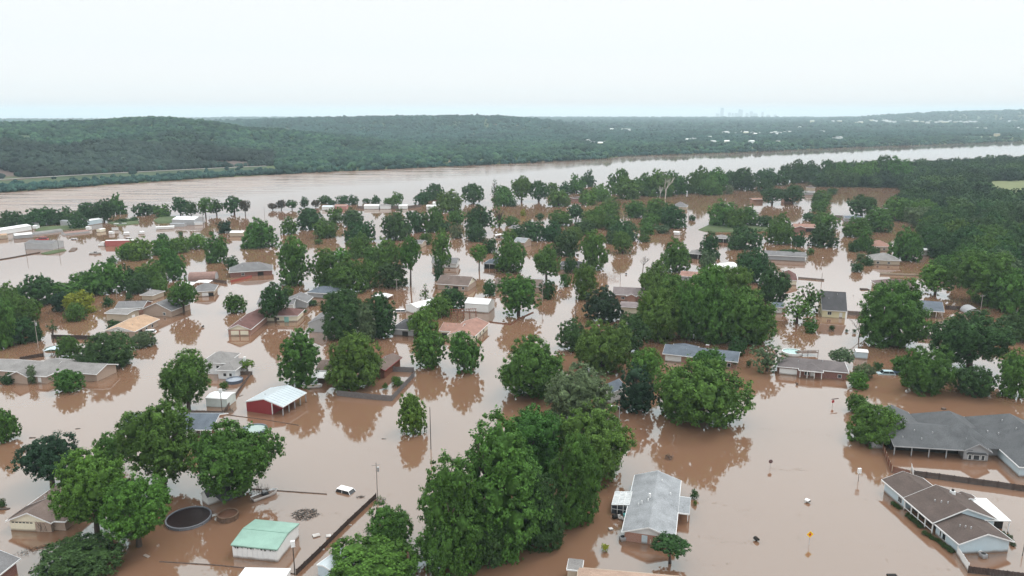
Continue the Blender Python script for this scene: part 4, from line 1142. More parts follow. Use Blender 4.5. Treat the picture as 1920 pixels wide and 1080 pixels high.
# two-door garage
h, b, r = house('grey metal garage with two white roller doors', [(577, 606), (626, 607), (594, 586)], 3.0, .40, 'g', 'v', 'grey', METAL, cat='garage', name='garage', land='the two-door metal garage', feats='G 0 0 .3 3.0 2.3 white;G 0 0 .74 3.0 2.3 white', ov=.12, nvent=0, trim=GREYW)
house('dark slate hip roof between two dark trees', [(733, 616), (762, 618), (742, 585)], 2.4, .40, 'h', 'v', 'dgrey', GREYW, land='the dark slate roof', dims=(8, 12), feats='o 0 0 .6 2 1.6')
# pinkish L house
h, b, r = house('pinkish-brown roofed cream house with a small gable window', [(823, 620), (862, 623), (838, 595)], 2.3, .36, 'g', 'u', 'pink', CREAM, land='the pinkish-brown roof', dims=(None, 9), feats='w 0 0 .62 1 .5 1.3 2;o 0 0 .2 2 1.5')
L = b[0][2]; addblock(h, (L - 3, -3.5, L + 6, 13, 2.3, .36, 'g', 'v'), RM['pink'], CREAM)
for t in (.2, .45, .7): window(h, (L - 3, -3.5, L + 6, 13), 1, t, 1.1, .4, 1.6)
# white metal buildings
house('long white metal building behind the pinkish-brown roof', [(871, 568), (916, 571), (878, 554)], 3.3, .30, 'g', 'u', 'white', WHITE, cat='building', name='metal_building', land='the white metal building', dims=(None, 8), ov=.08, nvent=0, trim=WMETAL, feats='w 0 1 .5 1 .8 1.8')
house('white metal roof running off behind two dark trees', [(782, 577), (823, 567), (796, 560)], 2.6, .25, 'g', 'u', 'white', WHITE, cat='shed', name='shed', ov=.08, nvent=0, trim=WMETAL, dims=(12, 6.5))
h, b, r = house('grey-brown hip-roofed house with a cream gable end', [(818, 532), (878, 536), (836, 514)], 2.3, .48, 'g', 'u', 'brown', BRICKT, land='the brown roof with the cream end gable', gable=CREAM, dims=(None, 11), feats='w 0 0 .35 1.3 .5 1.6 2;o 0 0 .6 2.4 1.6;w 0 0 .85 1.1 .5 1.6')
h, b, r = house('small grey roof with a white gable among trees', [(808, 493), (857, 494), (818, 480)], 2.4, .42, 'g', 'u', 'grey', WHITE, land='the small white gable', dims=(None, 9), feats='w 0 0 .7 1.1 .5 1.5;w 0 1 .5 .8 .6 1.5')
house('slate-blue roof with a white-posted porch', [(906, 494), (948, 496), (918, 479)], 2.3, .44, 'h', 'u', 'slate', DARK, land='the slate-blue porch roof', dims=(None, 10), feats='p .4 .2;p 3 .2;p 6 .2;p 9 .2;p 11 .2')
house('brown roof mostly hidden behind a broad round tree', [(926, 535), (1016, 538), (942, 517)], 2.3, .40, 'g', 'u', 'brown', BRICKT, dims=(None, 10), land='the brown roof behind the broad tree')
house('white-roofed house with a brown gable in mid flood', [(962, 453), (984, 455), (968, 441)], 2.6, .42, 'g', 'u', 'lgrey', BRICKT, gable=TAN, dims=(None, 9), land='the brown-gabled pale roof')
h, b, r = house('grey-mauve roof with a small brick chimney and porch gable', [(1148, 552), (1212, 555), (1160, 537)], 2.3, .40, 'g', 'u', shingle('mauve', (.175, .150, .150)), BRICK, land='the mauve roof with a chimney', dims=(None, 10), feats='w 0 0 .3 1.4 .5 1.5 2;c 14 5')
addblock(h, (b[0][2] * .42, -2.0, b[0][2] * .72, 5, 2.3, .5, 'g', 'v'), shingle('mauve', (0, 0, 0)), BRICK)
house('low pinkish-grey flat roof beside the dark round tree', [(1162, 575), (1200, 577), (1168, 560)], 2.6, .10, 'g', 'u', shingle('mauve', (0, 0, 0)), CREAM, cat='building', name='outbuilding', dims=(None, 8), nvent=0)
house('grey roof with white porch posts behind the grass strip', [(1336, 446), (1366, 448), (1344, 436)], 2.4, .36, 'h', 'u', 'lg2', DARK, land='the grey roof by the grass strip', dims=(None, 9), feats='p .4 .2;p 3 .2;p 6 .2;p 9 .2')
house('small grey roof on white porch posts beside a conical tree', [(1290, 475), (1320, 477), (1300, 463)], 2.6, .36, 'h', 'u', 'lg2', DARK, land='the small roof on white posts', dims=(None, 9), feats='p 5 .2;p 7 .2;p 9 .2;p 11 .2')
house('pinkish-brown low roof beside the white canopy', [(1274, 517), (1328, 521), (1286, 504)], 2.3, .30, 'g', 'u', 'pink', GREYW, land='the low pinkish roof', dims=(None, 9), feats='w 0 0 .2 1.4 .5 1.6 2;w 0 0 .5 1.4 .5 1.6 2')
house('dull maroon roof with a cream-walled porch', [(1463, 524), (1496, 526), (1466, 506)], 2.3, .42, 'h', 'u', 'maroon', CREAM, land='the dull maroon roof', dims=(None, 14), feats='o 0 0 .4 2 1.6')
h, b, r = house('brown-maroon hip roof by a pale submerged wall', [(1648, 536), (1723, 538), (1660, 514)], 2.3, .40, 'h', 'u', shingle('plum', (.125, .092, .090)), TAN, land='the plum-brown hip roof', dims=(None, 10))
addblock(h, (b[0][2] * .2, -2, b[0][2] * .55, 8, 2.3, .46, 'h', 'v'), shingle('plum', (0, 0, 0)), TAN)
house('pale pink hip-roofed house at the wood edge', [(1634, 462), (1676, 463), (1642, 447)], 2.4, .44, 'h', 'u', 'pink', TAN, land='the pale pink hip roof', dims=(None, 12), feats='w 0 0 .6 1.2 .5 1.6 2;o 0 0 .35 1.2 1.6')
house('light grey hip-roofed house at the wood edge', [(1635, 487), (1690, 489), (1645, 471)], 2.4, .44, 'h', 'u', 'lg2', TAN, land='the light grey hip roof', dims=(None, 12), feats='w 0 0 .6 1.2 .5 1.6 2;w 0 0 .2 1.2 .5 1.6')
h, b, r = house('salmon-pink roofed house above the street water', [(1489, 426), (1531, 427), (1495, 414)], 2.6, .32, 'g', 'u', 'pink', BRICKD, land='the salmon-pink roof', dims=(None, 10), feats='o 0 0 .75 5 1.8;w 0 0 .3 1.6 .5 1.7 2;c 4 6')
addblock(h, (0, -2.2, b[0][2] * .5, 5, 2.6, .36, 'g', 'v'), RM['pink'], BRICKD)
house('blue-grey shed roof beside the round dark tree', [(1584, 409), (1617, 410), (1588, 400)], 2.6, .25, 'g', 'u', 'slate', GREYW, cat='shed', name='shed', land='the blue-grey shed roof', dims=(None, 9), nvent=0)
house('long low grey roof behind a clipped hedge', [(1432, 478), (1512, 482), (1442, 463)], 2.5, .30, 'g', 'u', 'grey', GREYW, land='the long low grey roof', dims=(None, 10), nvent=3)
house('dark grey hip roof at the edge of the tree belt', [(1260, 387), (1288, 388), (1266, 374)], 2.6, .55, 'h', 'u', 'grey', TAN, land='the dark grey hip roof', dims=(None, 12))
house('reddish brick low building near the river trees', [(1411, 374), (1432, 374), (1415, 367)], 2.6, .20, 'g', 'u', 'pink', BRICK, land='the reddish low building', dims=(None, 8))
house('reddish brick building half behind the umbrella trees', [(1470, 374), (1490, 374), (1474, 367)], 2.6, .20, 'g', 'u', 'pink', BRICK, dims=(None, 8))
house('pale grey shed standing near the river wood', [(1504, 360), (1527, 361), (1508, 354)], 2.6, .25, 'g', 'u', 'lg2', GREYW, cat='shed', name='shed', land='the pale shed by the river wood', dims=(None, 8), nvent=0)
house('small dark roof deep in the river wood', [(1517, 352), (1530, 352), (1520, 345)], 3.2, .5, 'h', 'u', 'dbrown', TAN, dims=(None, 9), nvent=0)
house('tan gable roof showing through the dense wood', [(1806, 428), (1836, 437), (1816, 416)], 4.0, .4, 'g', 'u', 'tan', TAN, land='the tan roof in the wood', dims=(None, 8))
house('white roof corner showing in the wood', [(1727, 469), (1746, 469), (1731, 463)], 3.0, .15, 'g', 'u', 'white', WHITE, cat='shed', name='shed', dims=(None, 6), nvent=0)
house('tiny white shed at the edge of the tree belt', [(1262, 435), (1273, 436), (1264, 430)], 2.0, .2, 'g', 'u', 'white', WHITE, cat='shed', name='shed', dims=(None, 4), nvent=0)
house('small grey-roofed house beside the tall dark tree', [(770, 456), (791, 457), (775, 447)], 2.2, .35, 'g', 'u', 'grey', TAN, dims=(None, 8), land='the small grey roof')
house('dark brown low house on the river side', [(1075, 372), (1113, 371), (1085, 363)], 2.4, .30, 'h', 'u', 'dbrown', BRICKD, dims=(None, 9), land='the dark brown house by the river')
house('grey low roof seen between mid-flood trees', [(952, 427), (968, 428), (956, 418)], 2.2, .35, 'h', 'u', 'grey', TAN, dims=(None, 8))
# left-hand cluster
h, b, r = house('tan-roofed house set slantwise with white gable trim', [(252, 622), (299, 598), (214, 619)], 2.2, .30, 'g', 'u', 'tan', BRICKT, gable=WHITE, dims=(None, 10.5), land='the tan slanting roof', feats='w 0 0 .5 1.2 .4 1.5;w 0 0 .75 1.2 .4 1.5;o 0 0 .25 2 1.5')
house('long grey roof behind the tan roof', [(214, 578), (268, 577), (226, 562)], 2.3, .34, 'g', 'u', 'grey', BRICK, dims=(None, 9), land='the long grey roof', feats='w 0 0 .55 1.6 .4 1.6 2')
house('grey gabled brick house beside the long grey roof', [(265, 580), (320, 583), (287, 560)], 2.3, .45, 'g', 'v', 'grey', BRICKT, dims=(12, 12), land='the grey gabled brick house', feats='w 0 0 .75 1.0 .4 1.5 2')
house('small grey-walled workshop with a low roof', [(195, 587), (236, 589), (199, 578)], 3.0, .14, 'g', 'u', 'lg2', TAN, cat='shed', name='shed', dims=(9, 7), land='the grey workshop', nvent=0, feats='d 0 1 .5 1.6 1.8 white')
h, b, r = house('grey hip roof behind the lone round tree', [(362, 547), (402, 545), (372, 530)], 2.3, .42, 'h', 'u', 'grey', TAN, dims=(None, 11), land='the grey hip roof', feats='G 0 0 .55 2.4 1.6 white;o 0 0 .85 2 1.5')
house('pale roof fragment among the dense trees', [(262, 553), (286, 554), (268, 544)], 2.2, .35, 'h', 'u', 'lg2', TAN, dims=(None, 8))
# behind and beside the big pair of trees
h, b, r = house('grey roof with a white patio cover between two big trees', [(590, 694), (640, 696), (600, 676)], 2.4, .34, 'g', 'u', 'brown', GREYW, dims=(None, 9), land='the grey roof with the white patio cover')
MB().box(.5, -5.0, 2.0, 4.5, .2, 2.12).build('patio_cover', WMETAL, h); MB().box(3.4, -.2, -.6, 9, .3, 1.9).build('opening_shade', DARK, h)  # dark slab stands for the shade of an open bay
h, b, r = house('grey-brown roof with a red barge gable beside the board enclosure', [(688, 692), (722, 695), (700, 668)], 2.4, .40, 'g', 'v', 'brown', RTIMBER, dims=(None, 12), land='the red-gabled roof', gable=REDW, trim=REDW)
h, b, r = house('white shed with dark curved roof under the spreading tree', [(376, 925), (393, 937), (388, 914)], 1.7, .75, 'g', 'v', 'dgrey', WHITE, cat='shed', name='shed', ov=.1, nvent=0, dims=(2.6, 4.6), land='the dark-roofed white shed', feats='d 0 0 .5 .9 1.3 grey')
MB().add([(2.0, 1.2, 1.9), (5.8, 1.4, 1.4), (5.6, 4.4, 1.4), (2.0, 4.4, 1.9), (2.0, 1.2, 1.82), (5.8, 1.4, 1.32), (5.6, 4.4, 1.32), (2.0, 4.4, 1.82)], [(0,1,2,3),(7,6,5,4),(0,4,5,1),(1,5,6,2),(2,6,7,3),(3,7,4,0)]).build('lean_to_roof', RM['dgrey'], h)
house('white fibreglass-roofed shed inside the corner fence', [(385, 746), (425, 748), (392, 737)], 2.2, .16, 'g', 'u', 'white', pmat('pale_aqua_panel', (.55, .62, .60), .6), cat='shed', name='shed', ov=.05, nvent=0, dims=(None, 4.5), land='the white shed in the corner fence')
house('beige-roofed house cut off by the frame bottom', [(1075, 1150), (1300, 1172), (1120, 1085)], 2.4, .34, 'h', 'u', 'beige', BRICKT, trim=TAN, dims=(17, 11), nvent=1, land='the beige roof at the frame bottom')
house('small grey-beige flat-roofed shed by the beige roof', [(1063, 1067), (1091, 1070), (1071, 1049)], 2.4, .06, 's', 'u', 'lg2', TAN, cat='shed', name='shed', ov=.08, nvent=0, dims=(None, 2.7))
house('pale shed with a bluish roof beside the light green tree', [(594, 1059), (612, 1066), (622, 1035)], 2.2, .25, 'g', 'v', 'bmetal', BLUEW, cat='shed', name='shed', ov=.08, nvent=0, dims=(2.6, 5.5))
house('cream-white roof just entering at the frame bottom', [(430, 1110), (520, 1112), (448, 1069)], 2.2, .08, 'g', 'u', 'white', WHITE, cat='shed', name='shed', ov=.08, nvent=0, dims=(None, 6))
house('slate-roofed white cottage behind the grey-green tree', [(1120, 728), (1143, 735), (1122, 708)], 3.2, .7, 'g', 'v', 'slate', WHITE, dims=(4.5, 6), land='the white cottage gable', nvent=0)
house('small white building with a dark window by the bare tree', [(1605, 659), (1630, 661), (1609, 650)], 2.2, .2, 'g', 'u', 'white', BLUEW, cat='shed', name='shed', ov=.1, dims=(3.4, 3.0), nvent=0, feats='w 0 0 .55 2.0 .5 1.6')
house('teal-roofed white house glimpsed between trees', [(1449, 576), (1470, 577), (1453, 566)], 2.4, .3, 'g', 'u', 'slate', WHITE, dims=(None, 7), nvent=0, land='the teal-roofed white house')
house('dark green hip roof behind a blue-green conifer', [(1048, 497), (1092, 499), (1056, 486)], 2.4, .36, 'h', 'u', 'dgrey', GREYW, dims=(None, 9))
house('low pale roofs seen past the far field wood', [(1765, 520), (1790, 520), (1768, 514)], 2.2, .15, 'g', 'u', 'white', WHITE, cat='shed', name='shed', dims=(None, 4), nvent=0)
# far river-side buildings
RB = [('long pink-walled building on the river side', 638, 386, 22, 'pink'), ('pale aqua-walled building on the river side', 613, 388, 20, 'bmetal'), ('low white roof along the river fence', 696, 386, 28, 'white'),
      ('pale tan roof at the end of the river fence', 722, 386, 20, 'lg2'), ('small white roof by the river trees', 755, 386, 16, 'white'), ('white-roofed building among the river trees', 808, 387, 18, 'white'), ('white-roofed cabin behind the river trees', 817, 381, 12, 'white')]
for lb, x, y, w, rc in RB: house(lb, [(x - w / 2, y), (x + w / 2, y), (x - w / 2 + 2, y - 5)], 2.6, .2, 'g', 'u', rc, WHITE if rc != 'pink' else pmat('pink_wall', (.38, .18, .16), .8), cat='building', name='building', dims=(None, 8), nvent=0, ov=.1)
# trailer park on the left
TP = [('long white mobile home with small dark windows', (-22, 445), (59, 432), 8, 'white', WHITE, 3.0), ('tan mobile home at the frame edge', (-20, 450), (12, 448), 6, 'tan', TAN, 2.2), ('white-roofed open shed in the trailer park', (27, 449), (61, 446), 7, 'white', GREYW, 2.2),
      ('weathered grey warehouse standing in open water', (45, 467), (98, 468), 9, 'grey', METAL, 3.2), ('pale caravan under the dark trees, square-backed', (59, 424), (71, 424), 4, 'white', WHITE, 2.6), ('small white caravan at the edge of the grass', (92, 420), (101, 420), 4, 'white', WHITE, 2.4),
      ('white barrel-sided mobile home under the trees', (112, 423), (131, 424), 5, 'lgrey', METAL, 3.0), ('white mobile home with a covered deck', (160, 424), (191, 419), 6, 'white', BLUEW, 3.0), ('white box trailer beside the grass', (60, 430), (67, 430), 4, 'white', WHITE, 2.0),
      ('small white van body in the trailer park', (160, 432), (167, 432), 3, 'white', WHITE, 2.0), ('white pump shed in the trailer park', (134, 429), (139, 429), 3, 'white', WHITE, 2.0), ('white metal barn with a flat roof by the river', (322, 421), (364, 422), 12, 'white', METAL, 3.4),
      ('low grey annex of the white barn', (318, 425), (345, 425), 4, 'lgrey', METAL, 1.8), ('long white canopy roof near the white barn', (292, 431), (327, 429), 3, 'white', WHITE, 1.6), ('white trailer at the end of the white barn', (365, 423), (380, 422), 4, 'lgrey', WHITE, 1.8),
      ('white-roofed pavilion at the tree line', (430, 444), (455, 444), 7, 'white', TAN, 2.4), ('pale corrugated roof awash in the trailer park', (66, 441), (118, 434), 6, 'lg2', METAL, .9), ('second pale roof awash among the trailers', (122, 441), (168, 436), 6, 'rust', METAL, .9),
      ('white caravan with an awning near the tree line', (203, 440), (210, 440), 3, 'white', WHITE, 1.6), ('white caravan tilted beside rusty debris', (234, 442), (243, 441), 3, 'white', WHITE, 1.6), ('white camper standing alone in the brown water', (264, 440), (271, 439), 3, 'white', WHITE, 1.5),
      ('cream fuel tank shed in the trailer park', (188, 436), (198, 434), 3, 'white', CREAM, 1.8), ('pale shipping crate by the trailer park road', (212, 433), (222, 432), 3, 'lg2', WHITE, 1.6)]
for lb, a, b_, dp, rc, wm, he in TP:
    ww = (b_[0] - a[0]); n = max(0, int(ww / 9)) if he > 2 else 0
    pa, pb_ = (a[0], a[1] - he * ppm(a[1])), (b_[0], b_[1] - he * ppm(b_[1]))
    house(lb, [pa, pb_, (pa[0] + 2, pa[1] - 6)], he, .22, 'g', 'u', rc, wm, cat='mobile home' if 'mobile' in lb else 'building', name='mobile_home' if 'mobile' in lb else 'building', dims=(None, dp), nvent=0, ov=.08,
          feats=';'.join(f'w 0 0 {(i + .5) / n:.3f} 1.0 .8 1.7' for i in range(n)), trim=wm)
LAND.append((*W(110, 440).xy, 'the trailer park', 30)); LAND.append((*W(345, 418).xy, 'the white river barn', 10))
# ------------------------------------------------------------ fences: every panel and post a part
def fence(label, pts, h, mat, land=None, step=2.4, name='fence', posts=True, cap=None):
    P = [W(*p) for p in pts]; root = empty(name, P[0]); tag(root, label, 'fence'); _pm = {}
    for a, b in zip(P, P[1:]):
        L = (b - a).length; n = max(1, round(L / step)); s = L / n; rz = atan2(b.y - a.y, b.x - a.x); key = round(s, 1)
        m = MB(); k = max(3, min(12, int(s / .2)))
        for i in range(k): m.box(i * s / k + .012, -.018 + .01 * (i % 2), -.5, (i + 1) * s / k - .012, .018 + .01 * (i % 2), h - .03 * ((i * 7) % 3))
        m.box(.0, .03, h * .55, s, .07, h * .55 + .09); me = m.mesh('fence_panel', mat)
        pm = MB().box(-.06, -.06, -.6, .06, .06, h + .06).mesh('fence_post', cap or mat)
        for i in range(n):
            q = a.lerp(b, i / n) - P[0]; link('fence_panel', me, root, q, rz)
            if posts: link('fence_post', pm, root, q, rz)
        if posts: link('fence_post', pm, root, b - P[0], rz)
    if land: LAND.append((P[len(P) // 2].x, P[len(P) // 2].y, land, 3))
    return root
fence('dark board fence running slantwise to the tall pole', [(705, 934), (652, 984), (600, 1036), (556, 1078)], 1.0, DTIMBER, 'the slanting dark fence')
fence('weathered board fence enclosing the garden by the twin trees', [(632, 742), (686, 748), (735, 752), (777, 706), (776, 698), (722, 696)], 1.5, pmat('grey_boards', (.15, .14, .14), .95, .1, .2, 2.0), 'the board garden enclosure')
fence('reddish-brown board fence with a pale cap at the charcoal-roofed house', [(1652, 836), (1664, 868), (1672, 886), (1706, 894)], 1.4, RTIMBER, 'the reddish fence', cap=TAN)
fence('dark board fence beyond the pale blue house', [(1712, 893), (1760, 899), (1816, 907), (1870, 914), (1960, 928)], 1.3, DTIMBER, 'the long dark fence')
fence('short white board fence behind the pale blue house', [(1708, 880), (1712, 896)], 1.4, WHITE, posts=False)
fence('white picket fence leading off the pale blue house corner', [(1794, 1040), (1815, 1072)], 1.5, WHITE, posts=True)
fence('dark board fence at the bottom frame corner', [(1815, 1074), (1960, 1092)], 1.2, DTIMBER)
fence('corner board fence beside the white shed and round pool', [(470, 703), (443, 742), (424, 770), (418, 777), (380, 776), (345, 776)], .9, TIMBER, 'the corner board fence')
fence('short board fence under the little spreading tree', [(436, 703), (473, 703)], 1.1, TIMBER)
fence('red board fence in front of the grey hip roof', [(433, 530), (472, 520)], 1.0, pmat('red_fence', (.36, .09, .07), .9))
fence('long dark river fence behind the small river trees', [(670, 391), (715, 391), (762, 391), (790, 388)], 2.0, TIMBER, 'the river fence', step=5)
fence('dark board fence joining the blue-grey shed', [(1565, 408), (1584, 409)], 1.8, TIMBER, step=4)
fence('grey board fence beside the steep dark roof', [(1589, 590), (1622, 592)], 1.5, TIMBER)
fence('grey board fence running between the big round trees', [(1722, 634), (1766, 637)], 1.6, DTIMBER)
fence('dark board fence by the rounded hut', [(1772, 580), (1815, 583)], 1.6, DTIMBER)
fence('board fence from the grey pinkish house into the water', [(918, 604), (958, 609), (975, 597), (1000, 586)], .35, RTIMBER, step=3)
fence('low dark fence behind the leaning palm', [(97, 635), (180, 637)], 1.4, DTIMBER, step=3)
fence('dark board fence behind the frame-edge house', [(38, 676), (82, 668)], 1.1, DTIMBER)
fence('fence stub behind the grey hip roof', [(400, 528), (425, 532)], 1.3, TIMBER)
fence('low fence line awash across the trailer park water', [(-30, 492), (20, 484), (75, 474)], .5, DTIMBER, step=6)
fence('wire fence line barely above water near the white car', [(470, 917), (540, 922), (612, 927)], .12, TIMBER, step=3, posts=True)
fence('wire fence line along the bottom of the frame', [(300, 1054), (400, 1060), (480, 1068), (553, 1077)], .12, TIMBER, step=3, posts=True)
fence('wire fence line crossing behind the red barn', [(425, 778), (500, 788), (560, 798)], .08, TIMBER, step=3)
fence('low wall awash beside the plum-brown roof', [(1650, 515), (1735, 518)], 1.0, TAN, step=5)
fence('dark fence by the dull maroon roof', [(1497, 522), (1545, 526)], .7, TIMBER, step=4)

# ------------------------------------------------------------ poles, lamps, signs
def pole(label, px, yb, yt, kind='utility', cat='utility pole', name='utility_pole', r=.13, mat=None):
    g = W(px, yb); m = ppm(yb); H = (yb - yt) / m / cos(atan2(CAM_H, g.y)); root = empty(name, g, rng.uniform(-.4, .4)); tag(root, label, cat)
    MB().tube([(0, 0, -1), (0, 0, H * .5), (0, 0, H)], [r, r * .85, r * .65], 8).build('pole', mat or BARK, root)
    if kind == 'utility':
        MB().box(-1.1, -.06, H - .75, 1.1, .06, H - .6).build('cross_arm', mat or BARK, root)
        for x in (-1, -.4, .4, 1): MB().tube([(x, 0, H - .6), (x, 0, H - .4)], [.06, .04], 6).build('insulator', WHITE, root)
    elif kind == 'trans':
        MB().tube([(.32, 0, H - 1.9), (.32, 0, H - 1.0)], [.22, .22], 10).build('transformer', METAL, root)
        MB().box(-.7, -.05, H - .6, .7, .05, H - .5).build('cross_arm', mat or BARK, root)
    elif kind == 'lamp':
        MB().tube([(0, 0, H - .1), (-.6, 0, H + .25), (-1.5, 0, H + .3)], [.06, .05, .05], 6).build('lamp_arm', mat or METAL, root)
        MB().box(-2.1, -.16, H + .2, -1.3, .16, H + .36).build('lamp_head', WHITE, root)
    elif kind == 'box':
        MB().box(-.3, -.2, H - .9, .35, .2, H + .1).build('lamp_head', WHITE, root)
    return root
for a in [('tall thin utility pole with a white can at the slanting fence end', 708, 934, 870, 'trans'), ('pole with a white box on top near the green-roofed shed', 553, 1077, 1020, 'box'), ('thin pole standing beside the small bright tree', 808, 842, 766, 'plain'),
          ('pale utility pole with cross arm before tall trees', 744, 546, 522, 'utility'), ('pole in open street water near the white metal building', 1079, 598, 565, 'plain'), ('pole beside the broad round mid-flood tree', 1017, 566, 524, 'trans'),
          ('pole at the corner board fence by the white shed', 417, 776, 731, 'box'), ('pale pole in the trees by the grey gabled house', 219, 560, 540, 'trans'), ('leaning pole beside the frame-edge trees', 72, 652, 600, 'trans'),
          ('pole rising from trees near the grey hip roof', 314, 532, 515, 'trans'), ('pole in front of the bright mid-distance tree', 596, 450, 431, 'plain'), ('thin pole amid the flooded river street', 1291, 405, 383, 'plain'),
          ('pole before the dark tree in the broad street water', 1169, 472, 462, 'plain'), ('pole in the wood near the rounded hut', 1839, 580, 552, 'utility'), ('tall pole at the dense wood edge', 1798, 545, 490, 'plain'),
          ('slim pole near the fence by the maroon roof', 1540, 533, 512, 'plain'), ('pole in the trailer park among dark trees', 48, 427, 408, 'utility'), ('pole standing in water before the warehouse', 50, 479, 455, 'plain'), ('second pole in water past the warehouse', 111, 472, 446, 'plain'),
          ('thin pole by the white river barn', 382, 430, 396, 'plain'), ('thin pole beyond the white river barn', 395, 432, 405, 'plain'), ('pole by the river fence small trees', 496, 404, 388, 'plain'), ('pole among the brown-reflecting flood beside cottonwood', 832, 512, 488, 'plain'),
          ('pole by the brown-gabled pale roof', 1007, 460, 443, 'plain'), ('pole standing alone in the wide street water', 1163, 527, 512, 'plain'), ('white-topped pole in the trailer park', 125, 415, 403, 'plain')]:
    pole(a[0], a[1], a[2], a[3], a[4], r=.10 if a[4] != 'utility' else .13, mat=pmat('pale_wood', (.30, .27, .25), .9) if a[4] in ('utility', 'trans') else BARK)
pole('white street lamp with a curved arm by the big tree cluster', 1160, 812, 764, 'lamp', 'street lamp', 'street_lamp', .09, METAL)
pole('old lamp post standing in water beside the big bush', 1609, 903, 880, 'box', 'lamp post', 'lamp_post', .06, TIMBER)
pole('basketball-hoop pole by the pale blue house corner', 1917, 1042, 1022, 'plain', 'pole', 'yard_pole', .06, DARK)
REDS = pmat('sign_red', (.42, .03, .04), .5); YEL = pmat('sign_yellow', (.80, .48, .02), .5)
def ngon(mb, n, r, y, cx, cz, rot=0, th=.02):
    mb.prism([(cx + r * cos(2*pi*(i+.5)/n + rot), cz + r * sin(2*pi*(i+.5)/n + rot)) for i in range(n)], y, y + th, 'y'); return mb
def textpart(s, size, loc, mat, par, name='lettering'):
    c = bpy.data.curves.new(name, 'FONT'); c.body = s; c.size = size; c.align_x = 'CENTER'; c.align_y = 'CENTER'; c.extrude = .003; c.materials.append(mat)
    t_ = bpy.data.objects.new(name, c); me = bpy.data.meshes.new_from_object(t_); o = bpy.data.objects.new(name, me); C.objects.link(o); o.parent = par; o.location = loc; o.rotation_euler = (pi/2, 0, 0); return o
def sign(label, px, yb, H, kind, rz=0):
    g = W(px, yb); root = empty('road_sign', g, rz); tag(root, label, 'road sign'); MB().tube([(0, .03, -.6), (0, .03, H)], [.035, .035], 6).build('post', METAL, root)
    if kind == 'stop':
        f = ngon(MB(), 8, .42, -.03, 0, H).build('sign_face', REDS, root); ngon(MB(), 8, .445, -.008, 0, H, 0, .015).build('sign_rim', WHITE, f); textpart('STOP', .26, (0, -.036, H), WHITE, f)
    if kind == 'back': ngon(MB(), 8, .44, -.03, 0, H).build('sign_face', pmat('sign_back', (.12, .07, .07), .7), root)
    if kind == 'ahead':
        f = MB().prism([(-.62, H), (0, H - .62), (.62, H), (0, H + .62)], -.03, -.01, 'y').build('sign_face', YEL, root); ngon(MB(), 8, .22, -.05, 0, H - .04).build('octagon_symbol', REDS, f)
        MB().prism([(-.10, H + .24), (.10, H + .24), (0, H + .44)], -.05, -.03, 'y').build('arrow_symbol', DARK, f)
    if kind == 'street':
        f = ngon(MB(), 8, .42, -.03, 0, H).build('sign_face', REDS, root); textpart('STOP', .26, (0, -.036, H), WHITE, f); MB().box(-.5, -.01, H + .5, 1.6, .01, H + .72).build('street_blade', pmat('sign_back', (0, 0, 0)), root)
    return root
sign('dark-backed octagonal road sign standing alone in street water', 1444, 878, 1.5, 'back')
sign('yellow diamond sign with a red octagon symbol, half submerged', 1517, 1021, 1.9, 'ahead', .1)
sign('small red and white stop sign with street name blades', 1561, 762, 1.3, 'street', .3)
def mailbox(label, px, yb, w, col, rz=0):
    g = W(px, yb); root = empty('mailbox', g, rz); tag(root, label, 'mailbox')
    MB().box(-.06, -.06, -.6, .06, .06, .25).build('post', TIMBER, root)
    MB().prism([(-w/2, .25), (w/2, .25), (w/2, .5), (w/4, .66), (-w/4, .66), (-w/2, .5)], -.4, .4, 'y').build('mailbox_body', col, root)
    MB().box(-w/2 + .04, -.42, .28, w/2 - .04, -.402, .5).build('flap', DARK, root)
mailbox('white mailbox just above water in the open street', 1514, 942, .75, WHITE, .6); mailbox('dark mailbox awash, lower than the yellow sign', 1418, 1014, .7, DARK, .3)
mailbox('small dark mailbox in the side street before trees', 1597, 492, .6, DARK); mailbox('dark mailbox in front of the taupe ranch', 1494, 722, .4, TIMBER); mailbox('white mailbox in the brown reflection up the street', 1543, 485, .5, WHITE)
mailbox('dark mailbox standing in the middle street', 1174, 515, .8, DARK); mailbox('brown mailbox beside the wide street bend', 1050, 549, .8, BRICKD, 1); mailbox('tiny dark mailbox between lone round trees', 381, 614, .5, DARK)

# ------------------------------------------------------------ pools, tanks and trampoline
def pool(label, px, py, r, h, rim, water, name='round_pool', cat='pool', fill=.85, sy=1.0, land=None):
    root = empty(name, W(px, py)); tag(root, label, cat); n = 36
    def ring(r0, r1, z0, z1, nm, mat, par=root):
        m = MB(); vs = []
        for rr_, z in ((r1, z0), (r1, z1), (r0, z1), (r0, z0)): vs += [(rr_ * cos(2*pi*k/n), rr_ * sy * sin(2*pi*k/n), z) for k in range(n)]
        fs = [(a * n + k, a * n + (k + 1) % n, ((a + 1) % 4) * n + (k + 1) % n, ((a + 1) % 4) * n + k) for a in range(4) for k in range(n)]
        m.add(vs, fs); return m.build(nm, mat, par)
    ring(r - .07, r, -.6, h, 'pool_wall', rim); ring(r - .16, r + .1, h + .004, h + .07, 'rim', rim)
    m = MB(); m.add([((r - .08) * cos(2*pi*k/n), (r - .08) * sy * sin(2*pi*k/n), h * fill) for k in range(n)], [tuple(range(n))]); m.build('pool_surface', water, root)
    for k in range(12): a = 2*pi*k/12; MB().box(-.05, -.04, -.5, .05, .04, h + .05).build('upright', rim, root, loc=((r + .05) * cos(a), (r + .05) * sy * sin(a), 0), rz=a)
    if land: LAND.append((*W(px, py).xy, land, r))
MAR = pmat('black_tarp', (.018, .008, .008), .35, .4, .3, 1.0); BLUR = pmat('blue_grey_rim', (.12, .15, .20), .5); AQUA = pmat('aqua_pool_water', (.26, .42, .40), .06, .7, .1)
